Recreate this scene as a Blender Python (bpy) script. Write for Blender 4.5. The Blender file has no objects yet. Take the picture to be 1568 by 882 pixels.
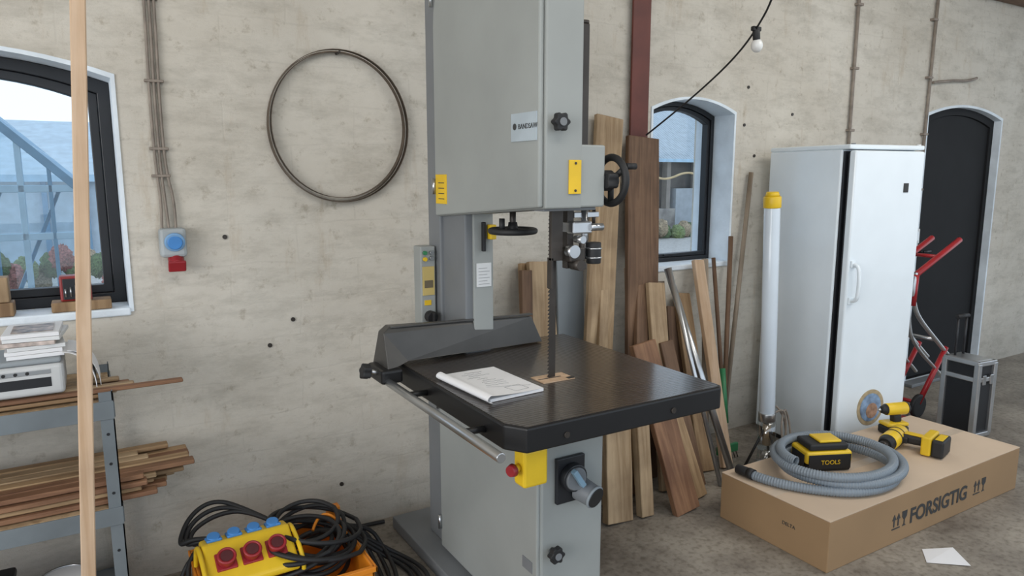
import bpy, bmesh, math, random
from mathutils import Vector, Matrix
random.seed(4)
scn = bpy.context.scene
COL = bpy.context.collection

# ---------------------------------------------------------------- materials
def new_mat(name):
    m = bpy.data.materials.new(name); m.use_nodes = True
    nt = m.node_tree
    return m, nt, nt.nodes['Principled BSDF']

def mat(name, col, rough=0.5, metal=0.0, var=0.12, nscale=6.0, bump=0.0, bscale=60.0, stretch=(1,1,1), coat=0.0, spec=0.5):
    m, nt, b = new_mat(name)
    tc = nt.nodes.new('ShaderNodeTexCoord'); mp = nt.nodes.new('ShaderNodeMapping')
    mp.inputs['Scale'].default_value = stretch
    nt.links.new(tc.outputs['Object'], mp.inputs['Vector'])
    n = nt.nodes.new('ShaderNodeTexNoise'); n.inputs['Scale'].default_value = nscale
    n.inputs['Detail'].default_value = 6
    nt.links.new(mp.outputs[0], n.inputs['Vector'])
    r = nt.nodes.new('ShaderNodeValToRGB')
    r.color_ramp.elements[0].position = 0.3; r.color_ramp.elements[1].position = 0.7
    c = Vector(col)
    r.color_ramp.elements[0].color = (*(c * (1 - var)), 1)
    r.color_ramp.elements[1].color = (*[min(1, x * (1 + var)) for x in col], 1)
    nt.links.new(n.outputs['Fac'], r.inputs['Fac'])
    nt.links.new(r.outputs['Color'], b.inputs['Base Color'])
    b.inputs['Roughness'].default_value = rough
    b.inputs['Metallic'].default_value = metal
    b.inputs['Coat Weight'].default_value = coat
    b.inputs['Specular IOR Level'].default_value = spec
    if bump:
        n2 = nt.nodes.new('ShaderNodeTexNoise'); n2.inputs['Scale'].default_value = bscale
        nt.links.new(mp.outputs[0], n2.inputs['Vector'])
        bp = nt.nodes.new('ShaderNodeBump'); bp.inputs['Strength'].default_value = bump; bp.inputs['Distance'].default_value = 0.01
        nt.links.new(n2.outputs['Fac'], bp.inputs['Height']); nt.links.new(bp.outputs[0], b.inputs['Normal'])
    return m

def wood(name, c1, c2, rough=0.7, ring=26.0, dirt=0.5):
    m, nt, b = new_mat(name)
    tc = nt.nodes.new('ShaderNodeTexCoord'); mp = nt.nodes.new('ShaderNodeMapping')
    oi = nt.nodes.new('ShaderNodeObjectInfo')
    add = nt.nodes.new('ShaderNodeVectorMath'); add.operation = 'ADD'
    nt.links.new(tc.outputs['Object'], add.inputs[0]); nt.links.new(oi.outputs['Random'], add.inputs[1])
    mp.inputs['Scale'].default_value = (1, 1, 0.07)
    nt.links.new(add.outputs[0], mp.inputs['Vector'])
    n = nt.nodes.new('ShaderNodeTexNoise'); n.inputs['Scale'].default_value = ring; n.inputs['Detail'].default_value = 9
    n.inputs['Distortion'].default_value = 1.0; n.inputs['Roughness'].default_value = 0.6
    nt.links.new(mp.outputs[0], n.inputs['Vector'])
    r = nt.nodes.new('ShaderNodeValToRGB')
    r.color_ramp.elements[0].position = 0.36; r.color_ramp.elements[1].position = 0.62
    r.color_ramp.elements[0].color = (*c1, 1); r.color_ramp.elements[1].color = (*c2, 1)
    nt.links.new(n.outputs['Fac'], r.inputs['Fac'])
    n3 = nt.nodes.new('ShaderNodeTexNoise'); n3.inputs['Scale'].default_value = 5; n3.inputs['Detail'].default_value = 7
    nt.links.new(add.outputs[0], n3.inputs['Vector'])
    r3 = nt.nodes.new('ShaderNodeValToRGB'); r3.color_ramp.elements[0].position = 0.35; r3.color_ramp.elements[1].position = 0.6
    r3.color_ramp.elements[0].color = (0.5, 0.47, 0.45, 1); r3.color_ramp.elements[1].color = (1, 1, 1, 1)
    nt.links.new(n3.outputs['Fac'], r3.inputs['Fac'])
    mx = nt.nodes.new('ShaderNodeMixRGB'); mx.blend_type = 'MULTIPLY'; mx.inputs['Fac'].default_value = dirt
    nt.links.new(r.outputs['Color'], mx.inputs['Color1']); nt.links.new(r3.outputs['Color'], mx.inputs['Color2'])
    nt.links.new(mx.outputs['Color'], b.inputs['Base Color']); b.inputs['Roughness'].default_value = rough
    bp = nt.nodes.new('ShaderNodeBump'); bp.inputs['Strength'].default_value = 0.25; bp.inputs['Distance'].default_value = 0.004
    nt.links.new(n.outputs['Fac'], bp.inputs['Height']); nt.links.new(bp.outputs[0], b.inputs['Normal'])
    return m

def wall_material():
    m, nt, b = new_mat('limewashed_brick')
    L = nt.links.new; N = nt.nodes.new
    tc = N('ShaderNodeTexCoord')
    sep = N('ShaderNodeSeparateXYZ'); L(tc.outputs['Object'], sep.inputs[0])
    cmb = N('ShaderNodeCombineXYZ'); L(sep.outputs['X'], cmb.inputs['X']); L(sep.outputs['Z'], cmb.inputs['Y'])
    dist = N('ShaderNodeTexNoise'); dist.inputs['Scale'].default_value = 3; dist.inputs['Detail'].default_value = 6; L(cmb.outputs[0], dist.inputs['Vector'])
    mixv = N('ShaderNodeMixRGB'); mixv.blend_type = 'ADD'; mixv.inputs['Fac'].default_value = 0.06
    L(cmb.outputs[0], mixv.inputs['Color1']); L(dist.outputs['Color'], mixv.inputs['Color2'])
    br = N('ShaderNodeTexBrick'); L(mixv.outputs[0], br.inputs['Vector'])
    br.inputs['Scale'].default_value = 1.0; br.inputs['Brick Width'].default_value = 0.52
    br.inputs['Row Height'].default_value = 0.16; br.inputs['Mortar Size'].default_value = 0.006
    br.inputs['Mortar Smooth'].default_value = 1.0
    br.inputs['Color1'].default_value = (1, 1, 1, 1); br.inputs['Color2'].default_value = (0.97, 0.97, 0.97, 1); br.inputs['Mortar'].default_value = (0.3, 0.3, 0.3, 1)
    def noise(sc, det=9, ro=0.65, sx=1, sy=1):
        mp = N('ShaderNodeMapping'); mp.inputs['Scale'].default_value = (sx, sy, 1); L(cmb.outputs[0], mp.inputs['Vector'])
        n = N('ShaderNodeTexNoise'); n.inputs['Scale'].default_value = sc; n.inputs['Detail'].default_value = det; n.inputs['Roughness'].default_value = ro
        L(mp.outputs[0], n.inputs['Vector']); return n
    def ramp(n, p0, c0, p1, c1):
        r = N('ShaderNodeValToRGB'); e = r.color_ramp.elements
        e[0].position = p0; e[0].color = (*c0, 1); e[1].position = p1; e[1].color = (*c1, 1); L(n.outputs['Fac'], r.inputs['Fac']); return r
    def mult(a, c, f):
        mu = N('ShaderNodeMixRGB'); mu.blend_type = 'MULTIPLY'; mu.inputs['Fac'].default_value = f
        L(a.outputs[0], mu.inputs['Color1']); L(c.outputs[0], mu.inputs['Color2']); return mu
    n1 = noise(1.1); base = ramp(n1, 0.32, (0.55, 0.505, 0.43), 0.62, (0.675, 0.635, 0.56))
    n2 = noise(16, 10, 0.7); sp = ramp(n2, 0.32, (0.48, 0.43, 0.35), 0.43, (1, 1, 1))
    n3 = noise(3.2, 10, 0.75, 1, 2.8); sm = ramp(n3, 0.36, (0.72, 0.715, 0.70), 0.53, (1, 1, 1))
    n4 = noise(2.1, 8, 0.7, 2.6, 0.5); st = ramp(n4, 0.28, (0.70, 0.58, 0.44), 0.42, (1, 1, 1))
    a1 = mult(base, sp, 0.5); a2 = mult(a1, sm, 0.7); a3 = mult(a2, st, 0.6)
    rj = N('ShaderNodeMapRange'); rj.inputs['From Min'].default_value = 0.3; rj.inputs['To Min'].default_value = 0.86; rj.inputs['To Max'].default_value = 1.0
    L(br.outputs['Color'], rj.inputs['Value'])
    jm = N('ShaderNodeMapRange'); jm.inputs['From Min'].default_value = 0.46; jm.inputs['From Max'].default_value = 0.64; jm.inputs['To Min'].default_value = 0.0; jm.inputs['To Max'].default_value = 0.8
    L(n3.outputs['Fac'], jm.inputs['Value'])
    mul2 = N('ShaderNodeMixRGB'); mul2.blend_type = 'MULTIPLY'; L(jm.outputs[0], mul2.inputs['Fac'])
    L(a3.outputs[0], mul2.inputs['Color1']); L(rj.outputs[0], mul2.inputs['Color2'])
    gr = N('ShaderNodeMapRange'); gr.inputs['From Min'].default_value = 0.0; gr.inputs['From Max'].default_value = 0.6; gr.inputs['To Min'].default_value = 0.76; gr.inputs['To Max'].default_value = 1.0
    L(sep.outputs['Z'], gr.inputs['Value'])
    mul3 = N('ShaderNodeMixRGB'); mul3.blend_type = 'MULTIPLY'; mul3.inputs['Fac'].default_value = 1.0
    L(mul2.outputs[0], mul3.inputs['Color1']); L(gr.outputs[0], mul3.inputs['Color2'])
    L(mul3.outputs[0], b.inputs['Base Color']); b.inputs['Roughness'].default_value = 0.95
    ad = N('ShaderNodeMath'); ad.operation = 'MULTIPLY_ADD'; ad.inputs[1].default_value = 0.16
    L(br.outputs['Color'], ad.inputs[0]); L(n2.outputs['Fac'], ad.inputs[2])
    ad2 = N('ShaderNodeMath'); ad2.operation = 'ADD'; L(ad.outputs[0], ad2.inputs[0]); L(n3.outputs['Fac'], ad2.inputs[1])
    bp = N('ShaderNodeBump'); bp.inputs['Strength'].default_value = 0.42; bp.inputs['Distance'].default_value = 0.014
    L(ad2.outputs[0], bp.inputs['Height']); L(bp.outputs[0], b.inputs['Normal'])
    return m

def floor_material():
    m, nt, b = new_mat('worn_concrete')
    L = nt.links.new; N = nt.nodes.new
    tc = N('ShaderNodeTexCoord')
    n1 = N('ShaderNodeTexNoise'); n1.inputs['Scale'].default_value = 2.0; n1.inputs['Detail'].default_value = 10; n1.inputs['Roughness'].default_value = 0.7
    L(tc.outputs['Object'], n1.inputs['Vector'])
    r1 = N('ShaderNodeValToRGB'); e = r1.color_ramp.elements
    e[0].position = 0.34; e[0].color = (0.12, 0.10, 0.082, 1); e[1].position = 0.62; e[1].color = (0.34, 0.305, 0.255, 1)
    L(n1.outputs['Fac'], r1.inputs['Fac']); 
    n2 = N('ShaderNodeTexNoise'); n2.inputs['Scale'].default_value = 40; n2.inputs['Detail'].default_value = 8; L(tc.outputs['Object'], n2.inputs['Vector'])
    r2 = N('ShaderNodeValToRGB'); e = r2.color_ramp.elements
    e[0].position = 0.34; e[0].color = (0.6, 0.58, 0.55, 1); e[1].position = 0.52; e[1].color = (1, 1, 1, 1)
    L(n2.outputs['Fac'], r2.inputs['Fac'])
    mul = N('ShaderNodeMixRGB'); mul.blend_type = 'MULTIPLY'; mul.inputs['Fac'].default_value = 0.8
    L(r1.outputs[0], mul.inputs['Color1']); L(r2.outputs[0], mul.inputs['Color2']); L(mul.outputs[0], b.inputs['Base Color'])
    rr = N('ShaderNodeMapRange'); rr.inputs['To Min'].default_value = 0.35; rr.inputs['To Max'].default_value = 0.75
    L(n1.outputs['Fac'], rr.inputs['Value']); L(rr.outputs[0], b.inputs['Roughness'])
    bp = N('ShaderNodeBump'); bp.inputs['Strength'].default_value = 0.2; bp.inputs['Distance'].default_value = 0.01
    L(n2.outputs['Fac'], bp.inputs['Height']); L(bp.outputs[0], b.inputs['Normal'])
    return m

def clear_mat(name, tint=(0.95, 0.98, 1), gloss=0.08, rough=0.02):
    m = bpy.data.materials.new(name); m.use_nodes = True; nt = m.node_tree
    nt.nodes.clear(); o = nt.nodes.new('ShaderNodeOutputMaterial')
    t = nt.nodes.new('ShaderNodeBsdfTransparent'); t.inputs[0].default_value = (*tint, 1)
    g = nt.nodes.new('ShaderNodeBsdfGlossy'); g.inputs['Roughness'].default_value = rough
    mx = nt.nodes.new('ShaderNodeMixShader'); mx.inputs[0].default_value = gloss
    nt.links.new(t.outputs[0], mx.inputs[1]); nt.links.new(g.outputs[0], mx.inputs[2]); nt.links.new(mx.outputs[0], o.inputs[0])
    return m

def stripes_mat(name, col, rough, metal, scale, axis='X', strength=0.3, dark=0.6, coat=0.0):
    m, nt, b = new_mat(name)
    tc = nt.nodes.new('ShaderNodeTexCoord')
    w = nt.nodes.new('ShaderNodeTexWave'); w.bands_direction = axis; w.inputs['Scale'].default_value = scale
    w.inputs['Distortion'].default_value = 0.6; w.inputs['Detail Scale'].default_value = 0.5
    nt.links.new(tc.outputs['Object'], w.inputs['Vector'])
    n = nt.nodes.new('ShaderNodeTexNoise'); n.inputs['Scale'].default_value = 7; n.inputs['Detail'].default_value = 7
    nt.links.new(tc.outputs['Object'], n.inputs['Vector'])
    mx = nt.nodes.new('ShaderNodeMath'); mx.operation = 'MULTIPLY_ADD'; mx.inputs[1].default_value = 0.45
    nt.links.new(w.outputs['Fac'], mx.inputs[0]); nt.links.new(n.outputs['Fac'], mx.inputs[2])
    r = nt.nodes.new('ShaderNodeValToRGB')
    r.color_ramp.elements[0].position = 0.35; r.color_ramp.elements[1].position = 0.95
    r.color_ramp.elements[0].color = (*[c * dark for c in col], 1); r.color_ramp.elements[1].color = (*col, 1)
    nt.links.new(mx.outputs[0], r.inputs['Fac']); nt.links.new(r.outputs[0], b.inputs['Base Color'])
    b.inputs['Roughness'].default_value = rough; b.inputs['Metallic'].default_value = metal; b.inputs['Coat Weight'].default_value = coat
    b.inputs['Coat Roughness'].default_value = 0.15
    bp = nt.nodes.new('ShaderNodeBump'); bp.inputs['Strength'].default_value = strength; bp.inputs['Distance'].default_value = 0.002
    nt.links.new(w.outputs['Fac'], bp.inputs['Height']); nt.links.new(bp.outputs[0], b.inputs['Normal'])
    return m

M_WALL = wall_material(); M_FLOOR = floor_material()
M_WHITE = mat('white_reveal_paint', (0.76, 0.83, 0.89), 0.7, bump=0.2)
M_BLACK = mat('black_paint', (0.012, 0.013, 0.016), 0.45)
M_RUBBER = mat('black_rubber', (0.014, 0.014, 0.015), 0.6)
M_DOOR = mat('charcoal_door_paint', (0.014, 0.0145, 0.016), 0.75, spec=0.25)
M_GREY = mat('machine_grey_paint', (0.31, 0.325, 0.312), 0.5, var=0.09, nscale=2.5, bump=0.03)
M_GREYD = mat('machine_grey_dark', (0.18, 0.19, 0.20), 0.5, var=0.06)
M_GREYL = mat('pale_blue_grey', (0.27, 0.30, 0.32), 0.6, var=0.06)
M_TABLE = stripes_mat('cast_iron_table', (0.050, 0.037, 0.028), 0.28, 0.2, 22, 'Y', 0.9, 0.25, 0.8)
M_IRON = mat('cast_iron_edge', (0.011, 0.011, 0.012), 0.42, 0.2)
M_FENCE = mat('fence_steel', (0.080, 0.077, 0.073), 0.4, 0.4, var=0.25, nscale=4)
M_STEEL = mat('bright_steel', (0.50, 0.51, 0.52), 0.28, 0.95)
M_DSTEEL = mat('blade_steel', (0.05, 0.042, 0.036), 0.42, 0.4, var=0.3)
M_RUSTY = mat('old_blade_steel', (0.12, 0.09, 0.065), 0.45, 0.6, var=0.35, nscale=12)
M_YEL = mat('yellow_plastic', (0.76, 0.50, 0.02), 0.4)
M_YLAB = mat('yellow_label', (0.78, 0.50, 0.02), 0.5)
M_RED = mat('red_plastic', (0.30, 0.018, 0.025), 0.4)
M_REDP = mat('red_metal_paint', (0.36, 0.015, 0.02), 0.35)
M_BLUE = mat('blue_plastic', (0.05, 0.22, 0.55), 0.4)
M_GREEN = mat('green_plastic', (0.04, 0.22, 0.09), 0.4)
M_ORANGE = mat('orange_plastic', (0.74, 0.24, 0.015), 0.45)
M_LABEL = mat('white_label', (0.68, 0.69, 0.69), 0.5, var=0.04)
M_PAPER = mat('paper', (0.78, 0.78, 0.79), 0.8, var=0.02)
M_INK = mat('printed_ink', (0.04, 0.04, 0.04), 0.7)
M_PENCIL = mat('pencil_grey', (0.30, 0.30, 0.31), 0.7)
M_PIPE = mat('grey_conduit', (0.24, 0.20, 0.165), 0.6, var=0.25, nscale=15)
M_RPILLAR = mat('red_oxide_paint', (0.125, 0.028, 0.018), 0.55, var=0.25)
M_FRIDGE = mat('white_enamel', (0.80, 0.87, 0.92), 0.22, var=0.02, coat=0.3)
M_CARD = mat('cardboard', (0.31, 0.195, 0.10), 0.85, var=0.06, nscale=3)
M_CARDT = mat('cardboard_top', (0.58, 0.45, 0.33), 0.8, var=0.08, nscale=2)
M_TAPE = mat('packing_tape', (0.58, 0.47, 0.36), 0.35)
M_HOSE = mat('hose_grey', (0.20, 0.235, 0.27), 0.42, var=0.08)
M_ALU = mat('aluminium', (0.58, 0.59, 0.60), 0.3, 0.9)
M_RACK = mat('blue_grey_rack', (0.17, 0.195, 0.21), 0.5, 0.2, var=0.15)
M_CLEAR = clear_mat('clear_plastic', (0.93, 0.96, 0.97), 0.22, 0.12)
M_GLASS = clear_mat('window_glass', (0.97, 0.99, 1.0), 0.04)
M_DIFF = mat('diffuser_tube', (0.64, 0.71, 0.78), 0.25, var=0.03, coat=0.4)
W_PINE = wood('pine', (0.50, 0.33, 0.20), (0.62, 0.45, 0.31), dirt=0.25)
W_OAK = wood('oak', (0.25, 0.15, 0.075), (0.42, 0.28, 0.15))
W_TEAK = wood('teak', (0.115, 0.062, 0.034), (0.20, 0.115, 0.065))
W_RED = wood('red_wood', (0.18, 0.085, 0.045), (0.30, 0.16, 0.085))
W_TAN = wood('tan_wood', (0.31, 0.205, 0.11), (0.49, 0.355, 0.215), dirt=0.6)
W_GREY = wood('weathered_wood', (0.22, 0.17, 0.12), (0.36, 0.29, 0.22))

# ---------------------------------------------------------------- helpers
GROUPS = []
def G(name, loc=None, rz=0.0):
    e = bpy.data.objects.new(name, None); COL.objects.link(e); e.empty_display_size = 0.1
    if loc is not None:
        e.location = loc; e.rotation_euler = (0, 0, rz)
    else:
        GROUPS.append(e)
    return e

def link(name, me, m, parent=None, smooth=False):
    o = bpy.data.objects.new(name, me); COL.objects.link(o)
    if m is not None: me.materials.append(m)
    if parent is not None: o.parent = parent
    if smooth:
        for p in me.polygons: p.use_smooth = True
    return o

def bev(o, w, seg=2):
    if w > 0:
        b = o.modifiers.new('bevel', 'BEVEL'); b.width = w; b.segments = seg; b.limit_method = 'ANGLE'
    return o

def box(name, lo, hi, m, parent=None, bevel=0.004, seg=2, rot=None):
    c = [(lo[i] + hi[i]) / 2 for i in range(3)]; s = [abs(hi[i] - lo[i]) for i in range(3)]
    me = bpy.data.meshes.new(name); bm = bmesh.new(); bmesh.ops.create_cube(bm, size=1)
    bmesh.ops.scale(bm, vec=s, verts=bm.verts); bm.to_mesh(me); bm.free()
    o = link(name, me, m, parent); o.location = c
    if rot: o.rotation_euler = rot
    return bev(o, min(bevel, min(s) * 0.45), seg)

def cbox(name, c, s, m, parent=None, bevel=0.004, seg=2, rot=None):
    return box(name, [c[i] - s[i] / 2 for i in range(3)], [c[i] + s[i] / 2 for i in range(3)], m, parent, bevel, seg, rot)

def frame_mat(a, b, xhint=(1, 0, 0)):
    a = Vector(a); b = Vector(b); z = (b - a).normalized(); x = Vector(xhint)
    if abs(x.normalized().dot(z)) > 0.98: x = Vector((0, 1, 0))
    x = (x - z * x.dot(z)).normalized(); y = z.cross(x)
    M = Matrix((x, y, z)).transposed().to_4x4(); M.translation = (a + b) / 2
    return M

def cyl(name, a, b, r, m, parent=None, r2=None, seg=28, bevel=0.0):
    L = (Vector(b) - Vector(a)).length
    me = bpy.data.meshes.new(name); bm = bmesh.new()
    bmesh.ops.create_cone(bm, cap_ends=True, segments=seg, radius1=r, radius2=r if r2 is None else r2, depth=L)
    bm.to_mesh(me); bm.free()
    for p in me.polygons: p.use_smooth = len(p.vertices) == 4
    o = link(name, me, m, parent); o.matrix_local = frame_mat(a, b)
    return bev(o, bevel)

def plank(name, a, b, w, t, m, parent=None, xhint=(1, 0, 0), bevel=0.003, taper=1.0, bow=0.0, wob=0.0):
    L = (Vector(b) - Vector(a)).length
    me = bpy.data.meshes.new(name); bm = bmesh.new(); bmesh.ops.create_cube(bm, size=1)
    bmesh.ops.subdivide_edges(bm, edges=[e for e in bm.edges if abs((e.verts[0].co - e.verts[1].co).z) > 0.5], cuts=7)
    ph = random.uniform(0, 6)
    for v in bm.verts:
        k = 1 + (taper - 1) * (v.co.z + 0.5) + wob * math.sin(v.co.z * 9 + ph)
        v.co = Vector((v.co.x * w * k + bow * math.cos(v.co.z * math.pi), v.co.y * t, v.co.z * L))
    bm.to_mesh(me); bm.free()
    o = link(name, me, m, parent); o.matrix_local = frame_mat(a, b, xhint)
    return bev(o, min(bevel, t * 0.3), 1)

def tube(name, pts, r, m, parent=None, cyclic=False, res=6, smooth=True):
    cu = bpy.data.curves.new(name, 'CURVE'); cu.dimensions = '3D'; cu.bevel_depth = r; cu.bevel_resolution = 3; cu.use_fill_caps = True
    sets = pts if isinstance(pts[0][0], (list, tuple, Vector)) else [pts]
    for P in sets:
        if smooth:
            s = cu.splines.new('NURBS'); s.points.add(len(P) - 1)
            for i, q in enumerate(P): s.points[i].co = (*q, 1)
            s.order_u = 3; s.use_endpoint_u = not cyclic; s.resolution_u = res
        else:
            s = cu.splines.new('POLY'); s.points.add(len(P) - 1)
            for i, q in enumerate(P): s.points[i].co = (*q, 1)
        s.use_cyclic_u = cyclic
    cu.materials.append(m)
    o = bpy.data.objects.new(name, cu); COL.objects.link(o)
    if parent is not None: o.parent = parent
    return o

def poly(name, verts, faces, m, parent=None):
    me = bpy.data.meshes.new(name); me.from_pydata(verts, [], faces); me.update()
    return link(name, me, m, parent)

def fixn(o):
    bm = bmesh.new(); bm.from_mesh(o.data); bmesh.ops.recalc_face_normals(bm, faces=bm.faces); bm.to_mesh(o.data); bm.free()

def prism_y(name, prof, y0, y1, m, parent=None, bevel=0.0):
    n = len(prof)
    vs = [(x, y0, z) for x, z in prof] + [(x, y1, z) for x, z in prof]
    fs = [tuple(range(n)), tuple(range(2 * n - 1, n - 1, -1))] + [(i, i + n, (i + 1) % n + n, (i + 1) % n) for i in range(n)]
    o = poly(name, vs, fs, m, parent); fixn(o)
    return bev(o, bevel)

def prism_x(name, prof, x0, x1, m, parent=None, bevel=0.0, seg=2):
    n = len(prof)
    vs = [(x0, y, z) for y, z in prof] + [(x1, y, z) for y, z in prof]
    fs = [tuple(range(n)), tuple(range(2 * n - 1, n - 1, -1))] + [(i, i + n, (i + 1) % n + n, (i + 1) % n) for i in range(n)]
    o = poly(name, vs, fs, m, parent); fixn(o)
    return bev(o, bevel, seg)

def arch(x0, x1, z0, zs, rise, i=0.0, n=14, ib=None):
    ib = i if ib is None else ib
    a, b = x0 + i, x1 - i; c = (a + b) / 2; h = (b - a) / 2
    P = [(a, z0 + ib), (b, z0 + ib)]
    for k in range(n + 1):
        x = b - (b - a) * k / n
        P.append((x, zs - i + rise * (1 - ((x - c) / h) ** 2)))
    return P

def ring_y(name, outer, inner, y0, y1, m, parent=None, bevel=0.0):
    n = len(outer)
    vs = [(x, y0, z) for x, z in outer] + [(x, y0, z) for x, z in inner] + [(x, y1, z) for x, z in outer] + [(x, y1, z) for x, z in inner]
    fs = []
    for i in range(n):
        j = (i + 1) % n
        fs += [(i, j, n + j, n + i), (2 * n + i, 3 * n + i, 3 * n + j, 2 * n + j), (i, 2 * n + i, 2 * n + j, j), (n + i, n + j, 3 * n + j, 3 * n + i)]
    o = poly(name, vs, fs, m, parent); fixn(o)
    return bev(o, bevel)

def torus(name, c, R, r, m, parent=None, axis=(0, 0, 1), seg=48, sx=1.0):
    me = bpy.data.meshes.new(name); vs = []; fs = []; ns = 12
    for i in range(seg):
        a = 2 * math.pi * i / seg
        for j in range(ns):
            b = 2 * math.pi * j / ns
            vs.append(((R + r * math.cos(b)) * math.cos(a) * sx, (R + r * math.cos(b)) * math.sin(a), r * math.sin(b)))
    for i in range(seg):
        for j in range(ns):
            fs.append((i * ns + j, ((i + 1) % seg) * ns + j, ((i + 1) % seg) * ns + (j + 1) % ns, i * ns + (j + 1) % ns))
    me.from_pydata(vs, [], fs); me.update()
    o = link(name, me, m, parent, True)
    c = Vector(c); o.matrix_local = frame_mat(c - Vector(axis) * .5, c + Vector(axis) * .5)
    return o

def sphere(name, c, r, m, parent=None, s=(1, 1, 1)):
    me = bpy.data.meshes.new(name); bm = bmesh.new(); bmesh.ops.create_uvsphere(bm, u_segments=24, v_segments=14, radius=r)
    bmesh.ops.scale(bm, vec=s, verts=bm.verts); bm.to_mesh(me); bm.free()
    o = link(name, me, m, parent, True); o.location = c
    return o

def text(name, body, loc, size, m, parent=None, rot=(math.pi / 2, 0, 0), ext=0.0006, bold=0.0):
    cu = bpy.data.curves.new(name, 'FONT'); cu.body = body; cu.size = size; cu.extrude = ext; cu.offset = bold; cu.materials.append(m)
    o = bpy.data.objects.new(name, cu); COL.objects.link(o); o.location = loc; o.rotation_euler = rot
    if parent is not None: o.parent = parent
    return o

def lobed_knob(name, c, axis, r, m, parent, h=0.025, lobes=6):
    prof = []
    for k in range(48):
        a = 2 * math.pi * k / 48
        rr = r * (0.88 + 0.12 * math.cos(lobes * a)); prof.append((rr * math.cos(a), rr * math.sin(a)))
    n = 48
    vs = [(x, y, -h / 2) for x, y in prof] + [(x, y, h / 2) for x, y in prof]
    fs = [tuple(range(n - 1, -1, -1)), tuple(range(n, 2 * n))] + [(i, (i + 1) % n, (i + 1) % n + n, i + n) for i in range(n)]
    o = poly(name, vs, fs, m, parent); c = Vector(c); ax = Vector(axis)
    o.matrix_local = frame_mat(c - ax * .5, c + ax * .5)
    return bev(o, 0.004)

# ---------------------------------------------------------------- room shell
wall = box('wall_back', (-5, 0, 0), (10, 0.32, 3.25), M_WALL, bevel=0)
wall.location = (0, 0, 0); 
for v in wall.data.vertices: v.co += Vector((2.5, 0.16, 1.625))
floor = box('floor', (-5, -9, -0.1), (10, 0.32, 0), M_FLOOR, bevel=0)
ceil = box('ceiling', (-5, -4.6, 3.25), (10, 0.32, 3.4), mat('ceiling_boards', (0.50, 0.45, 0.38), 0.8), bevel=0)
box('trim_1', (5.6, -0.16, 2.93), (10, -0.01, 3.10), W_TEAK, bevel=0.005)

OPEN = {'window_1': (-0.80, 0.125, 1.10, 1.955, 0.075), 'window_2': (2.69, 3.34, 1.08, 1.965, 0.07), 'door_1': (5.36, 6.44, -0.02, 2.05, 0.08)}
for nme, a in OPEN.items():
    c = prism_y('cutter', arch(*a), -0.2, 0.6, None)
    md = wall.modifiers.new('cut', 'BOOLEAN'); md.operation = 'DIFFERENCE'; md.object = c; md.solver = 'EXACT'
    dg = bpy.context.evaluated_depsgraph_get()
    me = bpy.data.meshes.new_from_object(wall.evaluated_get(dg))
    wall.modifiers.clear(); wall.data = me
    bpy.data.objects.remove(c)

for nme in ('window_1', 'window_2'):
    a = OPEN[nme]; g = G(nme)
    fw, sw = (0.050, 0.082) if nme == 'window_1' else (0.034, 0.056)
    ring_y('reveal', arch(*a, i=-0.006), arch(*a, i=0.008), -0.006, 0.30, M_WHITE, g)
    ring_y('outer_frame', arch(*a, i=0.009), arch(*a, i=fw), 0.15, 0.22, M_BLACK, g, 0.003)
    ring_y('sash', arch(*a, i=fw + 0.001), arch(*a, i=sw), 0.160, 0.205, M_BLACK, g, 0.003)
    prism_y('glass_pane', arch(*a, i=sw - 0.002), 0.185, 0.189, M_GLASS, g)
    box('sill', (a[0] + 0.004, -0.012, a[2] - 0.02), (a[1] - 0.004, 0.15, a[2] + 0.010), M_WHITE, g, 0.006)
    cbox('casement_stay', ((a[0] + a[1]) / 2, 0.155, a[2] + 0.05), (0.12, 0.012, 0.012), M_BLACK, g, 0.002)
a = OPEN['door_1']; g = G('door_1')
ring_y('reveal', arch(*a, i=-0.006), arch(*a, i=0.012, ib=0.021), -0.006, 0.30, M_WHITE, g)
ring_y('frame', arch(*a, i=0.013, ib=0.022), arch(*a, i=0.065, ib=0.025), 0.05, 0.13, M_DOOR, g, 0.003)
prism_y('leaf', arch(*a, i=0.067, ib=0.03), 0.065, 0.11, M_DOOR, g, 0.002)
cyl('handle', (5.52, 0.03, 1.02), (5.62, 0.03, 1.02), 0.01, M_BLACK, g)
cyl('handle_stem', (5.52, 0.03, 1.02), (5.52, 0.07, 1.02), 0.009, M_BLACK, g)

g = G('steel_pillar')
box('flange', (2.515, -0.035, 1.18), (2.635, -0.022, 3.24), M_RPILLAR, g, 0.002)
box('web', (2.568, -0.022, 1.18), (2.582, -0.004, 3.24), M_RPILLAR, g, 0.001)
g = G('wall_plug')
for x, z in ((0.47, 1.36), (0.72, 1.0), (0.90, 0.22), (3.42, 1.9), (3.44, 2.12), (0.62, 0.9), (3.85, 1.98), (3.52, 1.72)):
    cyl('plug', (x, 0.0, z), (x, -0.006, z), 0.009, M_DSTEEL, g)

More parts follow.
